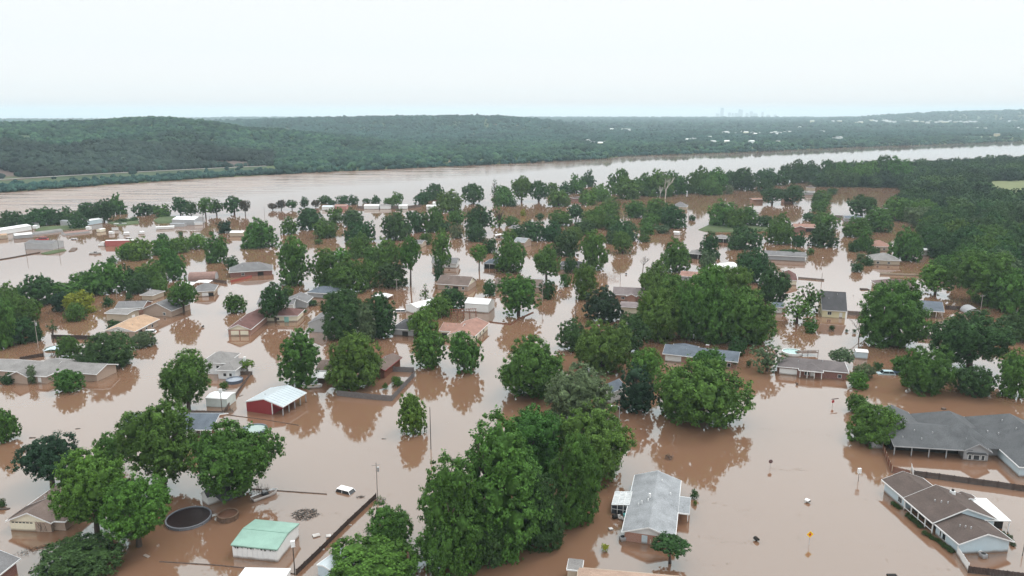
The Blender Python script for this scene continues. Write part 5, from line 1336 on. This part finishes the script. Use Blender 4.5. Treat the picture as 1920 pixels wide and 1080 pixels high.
pool('large round above-ground pool covered with a sagging black tarp', 354, 974, 3.75, .45, pmat('grey_rim', (.16, .17, .19), .5), MAR, fill=.6, land='the black-tarped pool')
pool('small rusty round stock tank beside the black-tarped pool', 428, 972, 1.75, .95, pmat('rusty_tank', (.13, .085, .06), .8, .2, .3, 1.5), pmat('tank_water', (.12, .065, .045), .2), 'stock_tank', 'tank', .75)
pool('blue-rimmed round pool inside the corner fence', 440, 716, 2.1, .75, BLUR, pmat('cloudy_pool_water', (.33, .37, .42), .06, .6, .1), land='the blue-rimmed pool')
pool('aqua round pool behind the taupe ranch roof', 1485, 664, 2.9, .9, WHITE, AQUA, land='the aqua round pool')
pool('half-hidden round pool behind the broad spreading tree', 478, 809, 2.7, .7, BLUR, pmat('greenish_pool_water', (.22, .30, .28), .06, .6, .1))
pool('low round hedge-lined pool near the palm', 100, 655, 2.2, .4, pmat('hedge_green', (.05, .08, .03), .9), pmat('cloudy_pool_water', (0, 0, 0)))
d = empty('pool_deck', W(1507, 668), .05); tag(d, 'small timber pool deck behind the taupe ranch', 'deck'); MB().box(-1.9, 0, .9, 4.4, 1.9, 1.05).build('deck_boards', TIMBER, d)
for x in (-1.9, 1.2, 4.3): MB().box(x - .06, -.06, -.5, x + .06, .06, 1.9).build('deck_post', TIMBER, d)
MB().box(-1.9, -.03, 1.75, 4.3, .03, 1.85).build('deck_rail', TIMBER, d)
# red-brown pergola
g0 = W(846, 602); pg = empty('pergola', g0, .12); tag(pg, 'red-brown timber pergola frame rising behind the pinkish roof', 'pergola'); LAND.append((g0.x + 4, g0.y + 2, 'the red-brown pergola', 4))
for i in range(5):
    for y in (0, 4): MB().box(i * 2.2 - .08, y - .08, -.5, i * 2.2 + .08, y + .08, 3.0).build('post', RTIMBER, pg)
for y in (0, 4): MB().box(-.4, y - .07, 3.0, 9.2, y + .07, 3.2).build('beam', RTIMBER, pg)
for i in range(12): MB().box(-.2 + i * .8, -.5, 3.203, -.12 + i * .8, 4.5, 3.33).build('rafter', RTIMBER, pg)
# white greenhouse hoops and rounded huts
def hut(label, px, yb, L, r, mat, wall, rz=0, cat='shed', name='arched_hut', H=0.6):
    root = empty(name, W(px, yb), rz); tag(root, label, cat); n = 10; p = [(r * cos(pi * k / n), H + r * .9 * sin(pi * k / n)) for k in range(n + 1)]
    MB().prism([(x * 1.0, z) for x, z in p] + [(-r, -.6), (r, -.6)], 0, L, 'x').build('wall', wall, root)
    q = [(x * 1.04, H + (z - H) * 1.05) for x, z in p]; MB().prism(q + [(x, z + .001) for x, z in p[::-1]], -.06, L + .06, 'x').build('roof', mat, root)
    MB().box(-.09, -.9, -.5, -.005, .9, H + 1.1).build('door', REDW if 'red' in label else DARK, root)
hut('arched white canopy hut hidden among big trees', 1337, 512, 12, 3.6, WMETAL, WMETAL, .5); hut('brown arched hut beyond the grey hip roof', 357, 526, 11, 3.2, RM['rust'], GREYW, .15)
hut('grey arched hut with a red door at the dense wood', 1826, 591, 6, 2.4, GREYW, GREYW, 1.4, H=.2)
def canopy(label, px, yb, w, dpt, h, mat=None, rz=0, drop=.5):
    root = empty('canopy', W(px, yb), rz); tag(root, label, 'canopy')
    m = MB(); m.prism([(-w/2, h - drop), (0, h), (w/2, h - drop), (w/2, h - drop - .1), (0, h - .1), (-w/2, h - drop - .1)], 0, dpt, 'y'); m.build('canopy_roof', mat or WMETAL, root)
    for x in (-w/2 + .1, w/2 - .1):
        for y in (.1, dpt - .1): MB().box(x - .05, y - .05, -.5, x + .05, y + .05, h - drop - .08).build('post', METAL, root)
canopy('white boat canopy in the brown flood by tall trees', 712, 562, 7, 5, 1.6, None, -.3); canopy('pale blue canopy behind the frame-edge house', 98, 668, 4.5, 4, 2.2, BLUEW, .1); canopy('white carport canopy beside the arched brown hut', 345, 543, 7, 6, 2.0, None, .1, .2)
canopy('second white carport canopy next to the grey hip roof', 378, 538, 6, 5, 2.0, None, .0, .2); canopy('white-topped canopy beside light green trees', 443, 443, 6, 5, 1.6); canopy('white awning by the tall pale house in mid flood', 938, 446, 6, 5, 1.8)

# ------------------------------------------------------------ vehicles, mostly under water
def car(label, px, py, rz, col, sink=.9, L=4.6, Wd=1.8, H=1.55, cat='car', name='car'):
    root = empty(name, W(px, py), rz); root.location.z = -sink; tag(root, label, cat)
    pr = [(-L/2, .3), (-L/2, .82), (-L/2 + .15, .92), (-L*.18 - .25, .96), (L/2 - .1, .94), (L/2, .8), (L/2, .3)]
    MB().prism(pr, -Wd/2, Wd/2, 'y').build('body', col, root)
    a, b = -L * .20, L * .44; t = .78; vs = [(a - .5, -Wd*.48, .95), (b, -Wd*.48, .95), (b, Wd*.48, .95), (a - .5, Wd*.48, .95), (a + .15, -Wd*.40, H), (b - .35, -Wd*.40, H), (b - .35, Wd*.40, H), (a + .15, Wd*.40, H)]
    cb = MB().add(vs, [(0,3,2,1),(4,5,6,7),(0,1,5,4),(1,2,6,5),(2,3,7,6),(3,0,4,7)]).build('cabin', GLASS, root)
    MB().box(a + .1, -Wd*.405, H - .03, b - .3, Wd*.405, H + .045).build('car_roof', col, root)
    for x0, x1 in ((a - .5, a + .15), (b, b - .35), ((a + b) / 2, (a + b) / 2)):
        for s in (-1, 1): MB().tube([(x0, s * Wd * .485, .95), (x1, s * Wd * .41, H)], [.05, .05], 5).build('pillar', col, root)
    for x in (-L*.32, L*.32):
        for s in (-1, 1): w = MB().tube([(x, s * Wd * .42, .33), (x, s * Wd * .5, .33)], [.33, .33], 12).build('wheel', DARK, root)
CW = pmat('white_car_paint', (.78, .78, .78), .25, .5, .03); CB = pmat('pale_blue_car_paint', (.45, .58, .62), .3, .5, .03); CD = pmat('dark_blue_car_paint', (.04, .06, .12), .3, .5, .03)
car('white car with only its roof and windows above water', 651, 922, 2.7, CW, 1.12, 5.0, 1.9, 1.7); car('white car parked beside the tan slanting roof', 279, 623, .2, CW, .75); car('white car roof showing behind the dark slate roof', 748, 584, .1, CW, .8, 5.5)
car('pale blue car awash beside the dark shrub', 1661, 701, -.1, CB, .6); car('dark blue car nearly submerged next to the pale blue one', 1679, 701, -.3, CD, .95); car('white pickup cab awash in the trailer park', 138, 449, .2, CW, .9); car('white van roof in the trailer park flood', 240, 447, .1, CW, 1.0)
car('red pickup truck awash in the trailer park', 79, 449, .2, pmat('red_car_paint', (.40, .03, .04), .3), .5, 6.5, 2.0, 1.9, 'truck', 'truck')
g = W(184, 462); tr = empty('box_truck', g, .12); tag(tr, 'white-cab truck with a long red box trailer in the flood', 'truck'); LAND.append((g.x + 8, g.y, 'the red box trailer', 8))
MB().box(3.8, 0, -.3, 19, 2.6, 3.0).build('trailer_box', pmat('faded_red_trailer', (.36, .10, .09), .6, .3, .1), tr); MB().box(3.82, .02, 3.003, 18.9, 2.58, 3.06).build('trailer_roof', WHITE, tr)
MB().prism([(0, -.3), (0, 1.0), (1.2, 1.2), (1.6, 2.3), (3.2, 2.3), (3.2, -.3)], 0, 2.4, 'y').build('cab', WHITE, tr); MB().prism([(1.28, 1.25), (1.62, 2.15), (1.5, 2.15), (1.15, 1.25)], .2, 2.2, 'y').build('windscreen', GLASS, tr)
def boat(label, px, py, L, Wd, rz, hull, deck, cabin=True, z=0):
    root = empty('boat', W(px, py), rz); tag(root, label, 'boat'); P = [(-.5, .42), (.1, .5), (.36, .36), (.5, 0), (.36, -.36), (.1, -.5), (-.5, -.42)]
    vs = [(x * L, y * Wd, .75 + .18 * (x > .2)) for x, y in P] + [(x * L * .9, y * Wd * .6, -.25) for x, y in P]; n = len(P)
    MB().add(vs, [tuple(range(n, 2 * n))] + [(i, (i + 1) % n, (i + 1) % n + n, i + n) for i in range(n)]).build('hull', hull, root)
    vs = [(x * L * .96, y * Wd * .92, .55) for x, y in P]; MB().add(vs, [tuple(range(n))]).build('deck', deck, root)
    if cabin: MB().prism([(-.1 * L, .5), (.14 * L, .5), (.06 * L, 1.25), (-.08 * L, 1.25)], -Wd * .3, Wd * .3, 'y').build('windscreen', GLASS, root)
boat('small wrecked boat lying in brush beyond the stock tank', 497, 932, 5.0, 1.8, .75, WHITE, TIMBER); boat('white motorboat moored in open water with a floating plank', 179, 476, 6.0, 2.2, .1, WHITE, DARK); boat('white boat under the trees by the trailer park', 226, 421, 8, 2.6, .15, WHITE, METAL)
boat('white dinghy beside the patio cover and big twin tree', 586, 727, 5.2, 1.9, .1, WHITE, TAN, False)

# ------------------------------------------------------------ small things afloat
def debris(label, px, py, w, d, n, mat, name='driftwood', cat='debris', h=.12, rz=0):
    root = empty(name, W(px, py), rz); tag(root, label, cat); r = random.Random(int(px)); m = MB()
    for i in range(n):
        a = r.uniform(0, 6.28); q = sqrt(r.random()); x, y = q * w / 2 * cos(a), q * d / 2 * sin(a); b = r.uniform(0, 6.28); l = r.uniform(.15, .6)
        m.tube([(x, y, r.uniform(-.02, h)), (x + cos(b) * l, y + sin(b) * l, r.uniform(0, h * 1.6))], [.03, .018], 4)
    m.build('twigs', mat, root)
debris('floating patch of dark twigs near the green-roofed shed', 572, 965, 4.6, 4.2, 520, pmat('wet_twigs', (.055, .05, .045), .9), h=.08)
debris('bare brushy snag in front of the cream garage gable', 92, 990, 4.0, 3.0, 160, BARK, h=1.4); debris('brush around the wrecked boat', 488, 928, 3.4, 3.0, 110, BARK, h=1.2); debris('twiggy brush heap in the big tree reflection', 1254, 860, 1.6, 1.6, 90, TIMBER, h=.7)
debris('brush at the foot of the tall fence pole', 712, 940, 2.2, 2.6, 60, BARK, h=.5); debris('scattered brush drifting by the fence end', 675, 932, 1.4, .8, 40, BARK, h=.15); debris('brush caught on the corner board fence', 428, 773, 2.4, 1.6, 70, BARK, h=.7); debris('brush line under the frame-corner dark bush', 80, 1030, 8, 2.5, 120, pmat('wet_twigs', (0, 0, 0)), h=.2, rz=.4)
debris('bare thicket by the fallen white sycamore branches', 1140, 522, 10, 9, 200, pmat('bleached_wood', (.35, .30, .26), .9), h=1.6); debris('bleached brush below the lone cottonwood', 760, 545, 9, 6, 140, pmat('bleached_wood', (0, 0, 0)), h=1.2)
def slab(label, px, py, w, d, h, rz, mat, name='floating_board', cat='debris'):
    o = MB().box(-w/2, -d/2, 0, w/2, d/2, h).build(name, mat); o.location = W(px, py); o.location.z = -.04; o.rotation_euler = (.04, .06, rz); tag(o, label, cat)
for s in [('white plastic table frame floating by the slanting fence', 593, 1005, 1.2, .9, .25, .5, WHITE), ('white floating crate against the slanting fence', 616, 1006, .8, .8, .25, .3, WHITE), ('small white float on the far side of the slanting fence', 657, 985, .5, .3, .15, 0, WHITE), ('white float lower down the slanting fence', 606, 1031, .4, .4, .15, 0, WHITE),
          ('dark log floating before the slate carport', 146, 804, 1.0, .3, .12, .2, BARK), ('dark log floating above the very dark round tree', 61, 821, 1.3, .35, .14, .1, BARK), ('plank floating beside the red barn', 452, 742, 1.2, .3, .1, .9, TIMBER), ('white litter floating near the sunroom house', 1145, 993, .7, .6, .3, .4, WHITE),
          ('dark timber floating at the lower frame edge', 1672, 1079, 1.5, .5, .2, .1, DARK), ('dark brown barrel afloat behind the charcoal roof', 1769, 768, .9, .7, .5, .3, TIMBER), ('brown board jammed by the frame-edge bush', 8, 955, 1.8, .5, .2, .2, BARK), ('white sheet caught in brush by the dark-roofed shed', 275, 1043, 1.2, .5, .15, -.5, WHITE),
          ('log adrift in the left street water', 57, 1073, .5, .4, .2, .2, DARK), ('dark log adrift above the wire fence', 720, 823, 1.0, .25, .1, 0, BARK), ('floating dark pontoon in trailer park water', 137, 469, 2.6, 9, .5, .35, TIMBER), ('small raft in the far street water', 1621, 543, 3.2, 2, .4, .1, DTIMBER)]:
    slab(*s)
# things by the sunroom house
def pxroot(name, px, py, rz, label, cat): r = empty(name, W(px, py), rz); tag(r, label, cat); return r
g = pxroot('barbecue_grill', 1153, 972, .4, 'black barbecue grill awash by the sunroom', 'grill'); MB().tube([(-.4, 0, .45), (.4, 0, .45)], [.35, .35], 10).build('lid', DARK, g); MB().box(-.45, -.3, .1, .45, .3, .42).build('firebox', DARK, g); MB().box(.46, -.25, .36, .9, .25, .4).build('side_shelf', GREYW, g)
for x in (-.4, .4): MB().box(x - .03, -.03, -.6, x + .03, .03, .1).build('leg', DARK, g)
for lb, x, y, rz in [('white garden chair tipped beside the grill', 1162, 973, .5), ('second white garden chair near the sunroom corner', 1168, 975, 2.2), ('white plastic chair standing by the long dark tree row', 1700, 737, .3)]:
    c = pxroot('garden_chair', x, y, rz, lb, 'chair'); MB().box(-.28, -.28, .15, .28, .28, .2).build('seat', WHITE, c); MB().box(-.28, .24, .2, .28, .3, .75).build('backrest', WHITE, c)
    for a in (-.25, .25):
        for b in (-.25, .25): MB().box(a - .03, b - .03, -.4, a + .03, b + .03, .15).build('leg', WHITE, c)
        MB().box(a - .03, -.25, .38, a + .03, .28, .42).build('armrest', WHITE, c)
tk = pxroot('garden_tub', 1173, 968, 0, 'small turquoise tub by the sunroom door', 'tub'); MB().tube([(0, 0, -.3), (0, 0, .35), (0, 0, .45)], [.38, .42, .48], 14).build('tub_body', pmat('turquoise', (.15, .55, .55), .4), tk)
def acunit(label, px, py, rz=0):
    a = pxroot('air_conditioner', px, py, rz, label, 'air conditioner'); MB().box(-.45, -.45, -.4, .45, .45, .7).build('casing', GREYW, a); MB().tube([(0, 0, .703), (0, 0, .74)], [.36, .36], 14).build('fan_guard', DARK, a)
    for z in (.1, .3, .5): MB().box(-.42, -.48, z, .42, -.452, z + .05).build('louvre', METAL, a)
acunit('grey air conditioner at the near corner of the sunroom house', 1167, 1013, .3); acunit('pale air conditioner at the pale blue gable wall', 1843, 1045, .2)
# low planting along the pale blue house
def hedge(label, pts, w, h, mat, name='hedge', cat='hedge'):
    P = [W(*p) for p in pts]; root = empty(name, P[0]); tag(root, label, cat); n = 0
    for a, b in zip(P, P[1:]):
        k = max(1, int((b - a).length / (w * .8)))
        for i in range(k):
            q = a.lerp(b, (i + .5) / k) - P[0]; c = link('foliage', rng.choice(CR['bush']), root, (q.x, q.y, h * .35), rng.uniform(0, 6), (w * .75, w * .6, h * rng.uniform(.6, .8))); c.color = (*mat, 1)
hedge('low clipped hedge along the pale blue porch', [(1700, 966), (1728, 992)], .9, .7, (.035, .06, .02)); hedge('second low hedge below the porch posts', [(1730, 1000), (1762, 1018), (1786, 1038)], .9, .7, (.04, .07, .02)); hedge('small hedge at the stepped end of the pale blue house', [(1672, 945), (1688, 956)], .8, .6, (.04, .07, .02))
hedge('garden greenery inside the board enclosure', [(735, 716), (748, 718), (752, 724)], 1.8, 1.6, (.09, .15, .05)); hedge('thin greenery in the wrecked pale yard beyond the patio cover', [(1876, 1003), (1893, 1010), (1900, 1025)], .7, .8, (.07, .10, .05)); hedge('green shrubs against the green-roofed shed wall', [(527, 1033), (533, 1036)], 1.0, 1.2, (.05, .11, .06))
hedge('potted shrub by the charcoal roof wing', [(1893, 868), (1898, 870)], 1.0, 1.2, (.03, .07, .05))
# bare trees, snag and palm
def bare(label, px, yb, H, mat, seed, spread=.5, depth=4):
    root = empty('bare_tree', W(px, yb)); tag(root, label, 'bare tree'); r = random.Random(seed); tm = MB(); bm = MB()
    def grow(p, d, l, rad, k):
        q = p + d * l; (tm if k == 0 else bm).tube([p, q], [rad, rad * .65], 5)
        if k >= depth: return
        for i in range(3 if k else 4):
            a = Vector((r.uniform(-1, 1), r.uniform(-1, 1), r.uniform(-.1, .7))) * spread * 1.6; grow(q if i else p.lerp(q, .7), (d + a).normalized(), l * r.uniform(.55, .8), rad * .55, k + 1)
    grow(Vector((0, 0, -.4)), Vector((.08, 0, 1)).normalized(), H * .38, H * .025, 0); tm.build('trunk', mat, root); bm.build('branches', mat, root)
bare('white bare sycamore snag before the river wood', 1247, 373, 22, PBARK, 3, .4, 3); bare('second pale bare snag in the river wood', 1237, 372, 12, PBARK, 5, .4, 3); bare('small leafless tree between round bushes', 1610, 634, 8, BARK, 8, .6, 4)
bare('bare thin tree rising left of the bank of big trees', 1205, 508, 8, BARK, 12, .7, 4); bare('small bare shrub by the aqua pool tree', 1612, 655, 3, BARK, 14, .6, 3); bare('bare branching shrub in the broad street', 1078, 592, 4, PBARK, 15, .6, 3); bare('grey branches poking from the side of the bush cluster', 1600, 700, 3, BARK, 16, .6, 3)
# ------------------------------------------------------------ grass banks still above water
def mound(label, pts, z, mat, name='grass_bank', kind='structure'):
    P = [W(*p).xy for p in pts]; c = sum(P, Vector((0, 0))) / len(P); n = len(P); V = []; 
    for s, zz in ((1.0, -.4), (.93, z * .7), (.7, z)): V += [(c.x + (p.x - c.x) * s, c.y + (p.y - c.y) * s, zz) for p in P]
    F = [(a * n + i, a * n + (i + 1) % n, (a + 1) * n + (i + 1) % n, (a + 1) * n + i) for a in range(2) for i in range(n)] + [tuple(range(2 * n, 3 * n))]
    tag(MB().add(V, F).build(name, mat), kind=kind)
BANKG = pmat('bank_grass', (.075, .10, .048), .95, .1, .3, .08, fine=.15)
mound('', [(75, 476), (100, 470), (122, 467), (126, 470), (104, 475), (86, 478)], .5, BANKG); mound('', [(62, 433), (75, 426), (100, 424), (118, 424), (150, 421), (172, 428), (110, 432), (80, 435)], .6, BANKG)
mound('', [(200, 418), (240, 410), (260, 412), (262, 420), (222, 424)], .5, BANKG); mound('', [(286, 414), (300, 406), (340, 406), (352, 411), (318, 419), (296, 420)], .6, BANKG)
mound('', [(1306, 431), (1330, 420), (1440, 425), (1450, 433), (1372, 436), (1320, 435)], .5, pmat('lawn', (.07, .095, .045), .95, .1, .2, .1)); mound('', [(1440, 438), (1450, 428), (1466, 430), (1462, 438)], .4, pmat('lawn', (0, 0, 0)))
wp = [v for v in WOOD]; n_ = len(wp); sheet('forest_floor', wp, .25, pmat('forest_floor', (.05, .065, .03), .95, .1, .3, .05))
sheet('field', FIELD, .9, FIELDM, depth=.6); 
sheet('path', [W(*p).xy for p in [(1458, 268), (1460, 268)]] + [W(1460, 268.5).xy], .2, FIELDM) if False else None
o = sheet('pond', [v for v in POND], .26, bpy.data.materials['muddy_water'], depth=.2)
# road strips and clearings beyond the river
def strip(name, pts, w, mat, up=.5):
    P = []
    for px, Y in pts: P.append(Vector((column_x(px, Y), Y, tz(px, Y) + up)))
    V = []; F = []
    for i, p in enumerate(P):
        d = (P[min(i + 1, len(P) - 1)] - P[max(0, i - 1)]); d.z = 0; d.normalize(); nrm = Vector((-d.y, d.x, 0)) * w / 2; V += [p - nrm, p + nrm]
    F = [(2*i, 2*i+1, 2*i+3, 2*i+2) for i in range(len(P) - 1)]
    me = npmesh(name, V, F, [mat]); return tag(link(name, me), kind='structure')
ROADM = pmat('pale_road', (.26, .25, .24), .9, .1, .08); 
strip('road', [(px, shore(px).y + 88) for px in range(-500, 521, 40)], 9, ROADM, .9); strip('road', [(px, 1137) for px in range(425, 525, 15)], 12, ROADM, 2.5)
strip('grass_terrace', [(px, shore(px).y + 54) for px in range(-500, 521, 40)], 58, pmat('terrace_grass', (.060, .088, .048), .95, .1, .25, .02), .6)
strip('grass_clearing', [(px, 1070) for px in range(-80, 90, 20)], 150, pmat('terrace_grass', (0, 0, 0)), 1.5); strip('grass_clearing', [(px, 1118) for px in range(405, 545, 15)], 34, pmat('terrace_grass', (0, 0, 0)), 1.2)
MEAD = pmat('pale_meadow', (.30, .36, .24), .95, .1, .2, .01)
for (a, b, y, w) in [(1178, 1395, 2790, 60), (1362, 1418, 2420, 40), (1092, 1143, 2415, 40), (1792, 1898, 2240, 60)]: strip('meadow', [(px, y) for px in np.linspace(a, b, 6)], w, MEAD, 2.0)
# ------------------------------------------------------------ far buildings, each its own
rb = random.Random(21)
def farb(px, py, w, d, h, col, label, group, Y=None, cat='building', name='far_building'):
    if Y is None:
        g = None
        for Yt in range(1200, 9000, 40):
            if PX((column_x(px, Yt), Yt, tz(px, Yt) + 10))[1] < py: g = Yt; break
        Y = g or 6000
    if cat == 'building' and not label.startswith('tan'): w = rb.uniform(4, 9) * Y / FOC; h = min(h, 4) + (11 if py < 235 else 0)
    x = column_x(px, Y); z = tz(px, Y); b = empty(name, (x, Y, z), rb.uniform(-.3, .3)); tag(b, label, cat, group)
    MB().box(-w/2, -d/2, -3, w/2, d/2, h + 6).build('wall', col, b); m = MB(); roof_mesh(m, -w/2 - .4, -d/2 - .4, w/2 + .4, d/2 + .4, h + 6.2, .25, 'g', 'u', .3); m.build('roof', WHITE if rb.random() < .35 else RM['lgrey'] if rb.random() < .3 else METAL, b)
    return b
FB = [(x, y) for x, y in [(1102, 264), (1112, 266), (1125, 268), (1135, 266), (1147, 242), (1170, 242), (1178, 242), (1290, 262), (1300, 260), (1330, 258), (1336, 264), (1360, 248), (1378, 250), (1392, 246), (1398, 248), (1410, 249), (1415, 251), (1422, 250), (1362, 265), (1408, 265),
      (1446, 249), (1452, 248), (1460, 249), (1470, 248), (1478, 247), (1458, 265), (1522, 229), (1560, 230), (1573, 230), (1605, 234), (1612, 232), (1632, 228), (1640, 230), (1658, 229), (1665, 231), (1675, 232), (1700, 230), (1715, 230), (1728, 231), (1738, 233), (1745, 230),
      (1755, 232), (1762, 231), (1772, 232), (1780, 230), (1790, 232), (1800, 231), (1808, 233), (1815, 231), (1825, 231), (1830, 240), (1845, 241), (1893, 229), (1905, 240), (1912, 243), (1574, 258), (1457, 251), (1568, 258), (1500, 238), (1540, 246)]]
for i, (x, y) in enumerate(FB):
    big = 240 < y < 262 and 1280 < x < 1500; lab, gr = ('white roof among the woods beyond the river', 'pale buildings among the far woods') if y > 235 else ('pale building of the hazy town below the far ridge', 'pale buildings of the hazy far town')
    farb(x, y, rb.uniform(18, 46) * (1.5 if y < 235 else 1), rb.uniform(12, 22), rb.uniform(2, 7), WHITE if rb.random() < .6 else CREAM, lab, gr)
farb(1868, 255, 13, 10, 5, TAN, 'tan blocky waterside building on the far bank', None, Y=2260)
CITY = [(1353, 203, 52), (1345, 214, 60), (1367, 212, 46), (1373, 213, 34), (1386, 206, 40), (1390, 207, 36), (1380, 213, 60), (1400, 213, 50), (1408, 210, 52), (1416, 214, 70), (1429, 211, 36), (1440, 216, 60), (1453, 216, 50)]
TLAB = {0: 'tallest tower of the hazy skyline', 4: 'twin-topped tower in the middle of the hazy skyline', 8: 'squat broad tower of the hazy skyline', 10: 'lone slim tower at the end of the skyline'}
for i, (px, yt, w) in enumerate(CITY):
    Y = 15000; d = Y * cos(PITCH); h = hz(yt, Y) ; b = empty('far_tower', ((px - 960) / FOC * (Y * cos(PITCH) + CAM_H * sin(PITCH)), Y, 30)); tag(b, TLAB.get(i, 'faint tower of the hazy skyline on the horizon'), 'tower', 'towers of the hazy skyline')
    MB().box(-w/2, -w/2, -5, w/2, w/2, h - 30).build('wall', GREYW, b); MB().box(-w/2 * .8, -w/2 * .8, h - 29.99, w/2 * .8, w/2 * .8, h - 18).build('roof', GREYW, b)

# flotsam: leaves and silt scum drifting in loose lines
rf_ = random.Random(9); m = MB()
for k in range(60):
    c0 = W(rf_.uniform(0, 1900), rf_.uniform(640, 1070)); a = radians(rf_.uniform(150, 200)); L0 = rf_.uniform(3, 16)
    for i in range(rf_.randint(8, 34)):
        q = c0 + Vector((cos(a), sin(a), 0)) * rf_.uniform(-L0, L0) + Vector((rf_.gauss(0, .5), rf_.gauss(0, .5), 0)); s_ = rf_.uniform(.03, .11); b_ = rf_.uniform(0, 6.28)
        m.add([(q.x + cos(b_ + j * 1.57) * s_ * (1 if j % 2 else 1.8), q.y + sin(b_ + j * 1.57) * s_ * (1 if j % 2 else 1.8), .012) for j in range(4)], [(0, 1, 2, 3)])
tag(m.build('flotsam', pmat('leaf_litter', (.16, .12, .08), .9)), 'leaf litter drifting on the flood', kind='stuff')
# ------------------------------------------------------------ labels for the trees, from what stands next to them
def size_word(w, H):
    return 'big' if w > 15 else 'broad' if w > 11.5 and w > H * 1.1 else 'tall' if H > 1.25 * w and H > 9 else 'small' if w < 6.5 else 'mid-sized'
def rel(t, l):
    dx, dy = t[0] - l[0], t[1] - l[1]
    if abs(dx) > abs(dy) * 1.1: return 'to the %s of' % ('east' if dx > 0 else 'west') if False else ('beside' if abs(dx) < l[3] + 14 else 'out past')
    return 'behind' if dy > 0 else 'in front of'
WG = 'trees in the near river wood'; used = {}
rows_ = []
for t, x, y, col, w, H, form, name in TREES:
    nm = 'shrub' if name == 'shrub' else 'conical tree' if 'c' in form else 'thin open tree' if 't' in form else 'tree'
    t['category'] = 'shrub' if name == 'shrub' else 'tree'
    if 'W' in form: t['label'] = '%s tree in the dense near river wood' % LNAME[col]; t['group'] = WG + ', ' + LNAME[col]; used.setdefault(t['label'], []).append(t); continue
    ls = sorted(LAND, key=lambda l: (l[0] - x) ** 2 + (l[1] - y) ** 2 * (1.0))[:4]; rows_.append((t, x, y, col, w, H, nm, ls))
forms = []
def cands(r):
    t, x, y, col, w, H, nm, ls = r; c = LNAME[col]; s = size_word(w, H)
    for l in ls[:3]: yield '%s %s %s %s' % (c, nm, rel((x, y), l), l[2])
    for l in ls[:3]: yield '%s %s %s %s %s' % (s, c, nm, rel((x, y), l), l[2])
    for l, k in ((ls[0], ls[1]), (ls[0], ls[2]), (ls[1], ls[2])):
        yield '%s %s %s, nearer %s' % (c, nm, rel((x, y), l) + ' ' + l[2], k[2].replace('the ', 'the ', 1))
from collections import Counter
todo = list(rows_); taken = set()
for lvl in range(9):
    cnt = Counter(); lab = {}
    for r in todo:
        L_ = list(cands(r)); s = L_[lvl] if lvl < len(L_) else L_[-1]
        lab[id(r)] = s; cnt[s] += 1
    # also any other undecided tree for which this phrase would be true
    rest = []
    for r in todo:
        s = lab[id(r)]
        others = sum(1 for q in rows_ if q is not r and s in list(cands(q))[:6]) if lvl < 6 else cnt[s] - 1
        if cnt[s] == 1 and others == 0 and s not in taken and len(s.split()) <= 16: r[0]['label'] = s; taken.add(s)
        else: rest.append(r)
    todo = rest
for r in todo:
    s = list(cands(r))[3]; r[0]['label'] = s if len(s.split()) <= 16 else list(cands(r))[0]; 
dup = Counter(r[0]['label'] for r in rows_)
for r in rows_:
    if dup[r[0]['label']] > 1: r[0]['group'] = r[0]['label'].replace(' tree ', ' trees ')
    else: r[0]['group'] = 'trees standing in the flood water'
print('TREES', len(TREES), 'undecided', len(todo)); 
for h_ in HD: print('H', h_) if False else None
